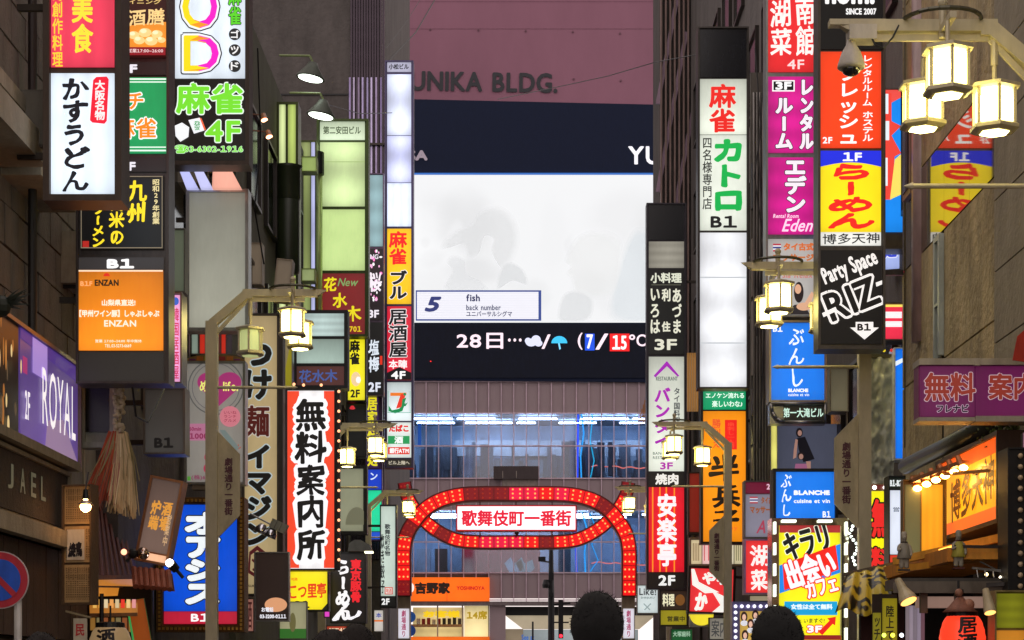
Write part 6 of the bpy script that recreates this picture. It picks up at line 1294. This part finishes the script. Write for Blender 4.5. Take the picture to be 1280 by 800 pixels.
# ================================================================ PEOPLE (seen from behind)
def person(label, px, top, D, yaw, hair, coat, spiky=0, wide=1.0, shade=None):
    p = P(px, top, D); H = p.z-.03
    r = empty('person', (p.x, D, .0), label, 'person'); r.rotation_euler = (0, 0, yaw); s = H/1.75
    V = [(0,0,.95,.13,.10),(0,.01,1.15,.125,.09),(0,0,1.35,.16,.10),(0,.01,1.45,.09,.07),(0,0,1.53,.055,.055),(0,-.01,1.60,.075,.085),(0,-.0,1.68,.078,.095),
         (-.2,0,1.40,.06,.06),(-.27,.02,1.12,.045,.045),(-.28,-.05,.88,.032,.035),(-.28,-.08,.80,.035,.018),
         (.2,0,1.40,.06,.06),(.27,.02,1.12,.045,.045),(.28,-.05,.88,.032,.035),(.28,-.08,.80,.035,.018),
         (-.1,0,.86,.085,.09),(-.11,-.02,.48,.06,.06),(-.11,.02,.09,.04,.045),(-.11,-.13,.03,.04,.03),
         (.1,0,.86,.085,.09),(.11,-.02,.48,.06,.06),(.11,.02,.09,.04,.045),(.11,-.13,.03,.04,.03)]
    E = [(0,1),(1,2),(2,3),(3,4),(4,5),(5,6),(2,7),(7,8),(8,9),(9,10),(2,11),(11,12),(12,13),(13,14),(0,15),(15,16),(16,17),(17,18),(0,19),(19,20),(20,21),(21,22)]
    for hnd, sx in ((10, -1), (14, 1)):
        for f in range(5):
            b0 = len(V); bx, by = sx*.28, -.08
            if f == 4: V += [(bx-sx*.01, by-.05, .79, .009, .009), (bx-sx*.005, by-.07, .755, .008, .008)]
            else: V += [(bx+sx*.004, by-.03+f*.02, .735, .008, .008), (bx-sx*.004, by-.035+f*.02, .70-(.0, .008, .004, -.006)[f], .0075, .0075)]
            E += [(hnd, b0), (b0, b0+1)]
    V += [(0, -.105, 1.625, .014, .016), (-.085, 0, 1.62, .012, .022), (.085, 0, 1.62, .012, .022)]; n = len(V); E += [(5, n-3), (5, n-2), (5, n-1)]
    sk = paint('#b88a70', .6)
    skin('body', V, E, sk, r, s)
    C = [(0,.01,.86,.175*wide,.135),(0,.01,1.15,.165*wide,.125),(0,.01,1.36,.19*wide,.13),(0,.01,1.46,.10,.085),(-.215,.0,1.40,.085,.085),(-.275,.02,1.12,.068,.068),(-.285,-.04,.9,.055,.055),(.215,0,1.40,.085,.085),(.275,.02,1.12,.068,.068),(.285,-.04,.9,.055,.055)]
    skin('jacket', C, [(0,1),(1,2),(2,3),(2,4),(4,5),(5,6),(2,7),(7,8),(8,9)], coat, r, s)
    T = [(0,.01,.92,.15,.12),(-.1,0,.84,.105,.105),(-.11,-.02,.48,.08,.08),(-.11,.02,.10,.07,.07),(.1,0,.84,.105,.105),(.11,-.02,.48,.08,.08),(.11,.02,.10,.07,.07)]
    skin('trousers', T, [(0,1),(1,2),(2,3),(0,4),(4,5),(5,6)], paint('#1a1c24', .8), r, s)
    for sx in (-1, 1): MB().box(sx*.11*s-.05, sx*.11*s+.05, -.22, .1, 0, .09).build('shoe', black_matte, r)
    # hair
    R_ = random.Random(int(px)); m = MB(); c = Vector((0, .015, 1.655))*s; rx, ry, rz = .098*s, .115*s, .122*s; nu, nv = 28, 16; vs = []
    for j in range(nv+1):
        for i in range(nu):
            th = math.pi*j/nv*.86; ph = 2*math.pi*i/nu; d = Vector((math.sin(th)*math.cos(ph), math.sin(th)*math.sin(ph), math.cos(th)))
            f = 1+.07*noise.noise(d*3+Vector((px, 0, 0)))+.035*noise.noise(d*11)
            if th > 1.7 and d.y < -.15: f *= .8
            vs.append((c.x+d.x*rx*f, c.y+d.y*ry*f, c.z+d.z*rz*f))
    m.add(vs, [(j*nu+i, j*nu+(i+1) % nu, (j+1)*nu+(i+1) % nu, (j+1)*nu+i) for j in range(nv) for i in range(nu)])
    hr = m.build('hair', hair, r, smooth=True); m = MB()
    for i in range(1500):
        th = math.acos(1-R_.random()*1.25); ph = R_.uniform(0, 2*math.pi); d = Vector((math.sin(th)*math.cos(ph), math.sin(th)*math.sin(ph), math.cos(th)))
        l = R_.uniform(.005, .014)*(1+spiky*R_.random()**3*3.0*max(0, d.z-.4)); b = Vector((c.x+d.x*rx, c.y+d.y*ry, c.z+d.z*rz))
        t = (d*.5+Vector((R_.gauss(0, .7), R_.gauss(0, .7), R_.gauss(-.25, .5)))).normalized(); sd = t.orthogonal().normalized()*.0022
        m.add([tuple(b-sd-d*.008), tuple(b+sd-d*.008), tuple(b+t*l)], [(0, 1, 2)])
    m.build('hair_strand', hair, hr, kind='stuff')
    return r
hb = paint('#060505', 1, var=.1); hb2 = paint('#120b08', 1, var=.2); cb = paint('#1c1c22', .8)
person('person with short spiky black hair seen from behind, in front of the arch', 746, 738, 7.4, math.pi, hb, cb, 1)
person('person with rounded black hair seen from behind, before the yellow cafe poster', 971, 756, 7.4, math.pi, hb, paint('#2a2420', .8), .3)
person('person with dark hair whose crown just shows at bottom left of centre, nearer the middle', 446, 779, 9.5, math.pi-.2, hb2, cb, .2)
person('person with dark hair whose crown just shows beside the first, further left', 414, 785, 8.6, math.pi, hb2, cb, .2)
person('person whose dark crown shows at the bottom left beside the wooden wall', 52, 789, 8.8, math.pi+.1, hb2, cb, .2)
bpy.data.objects.remove(TO)
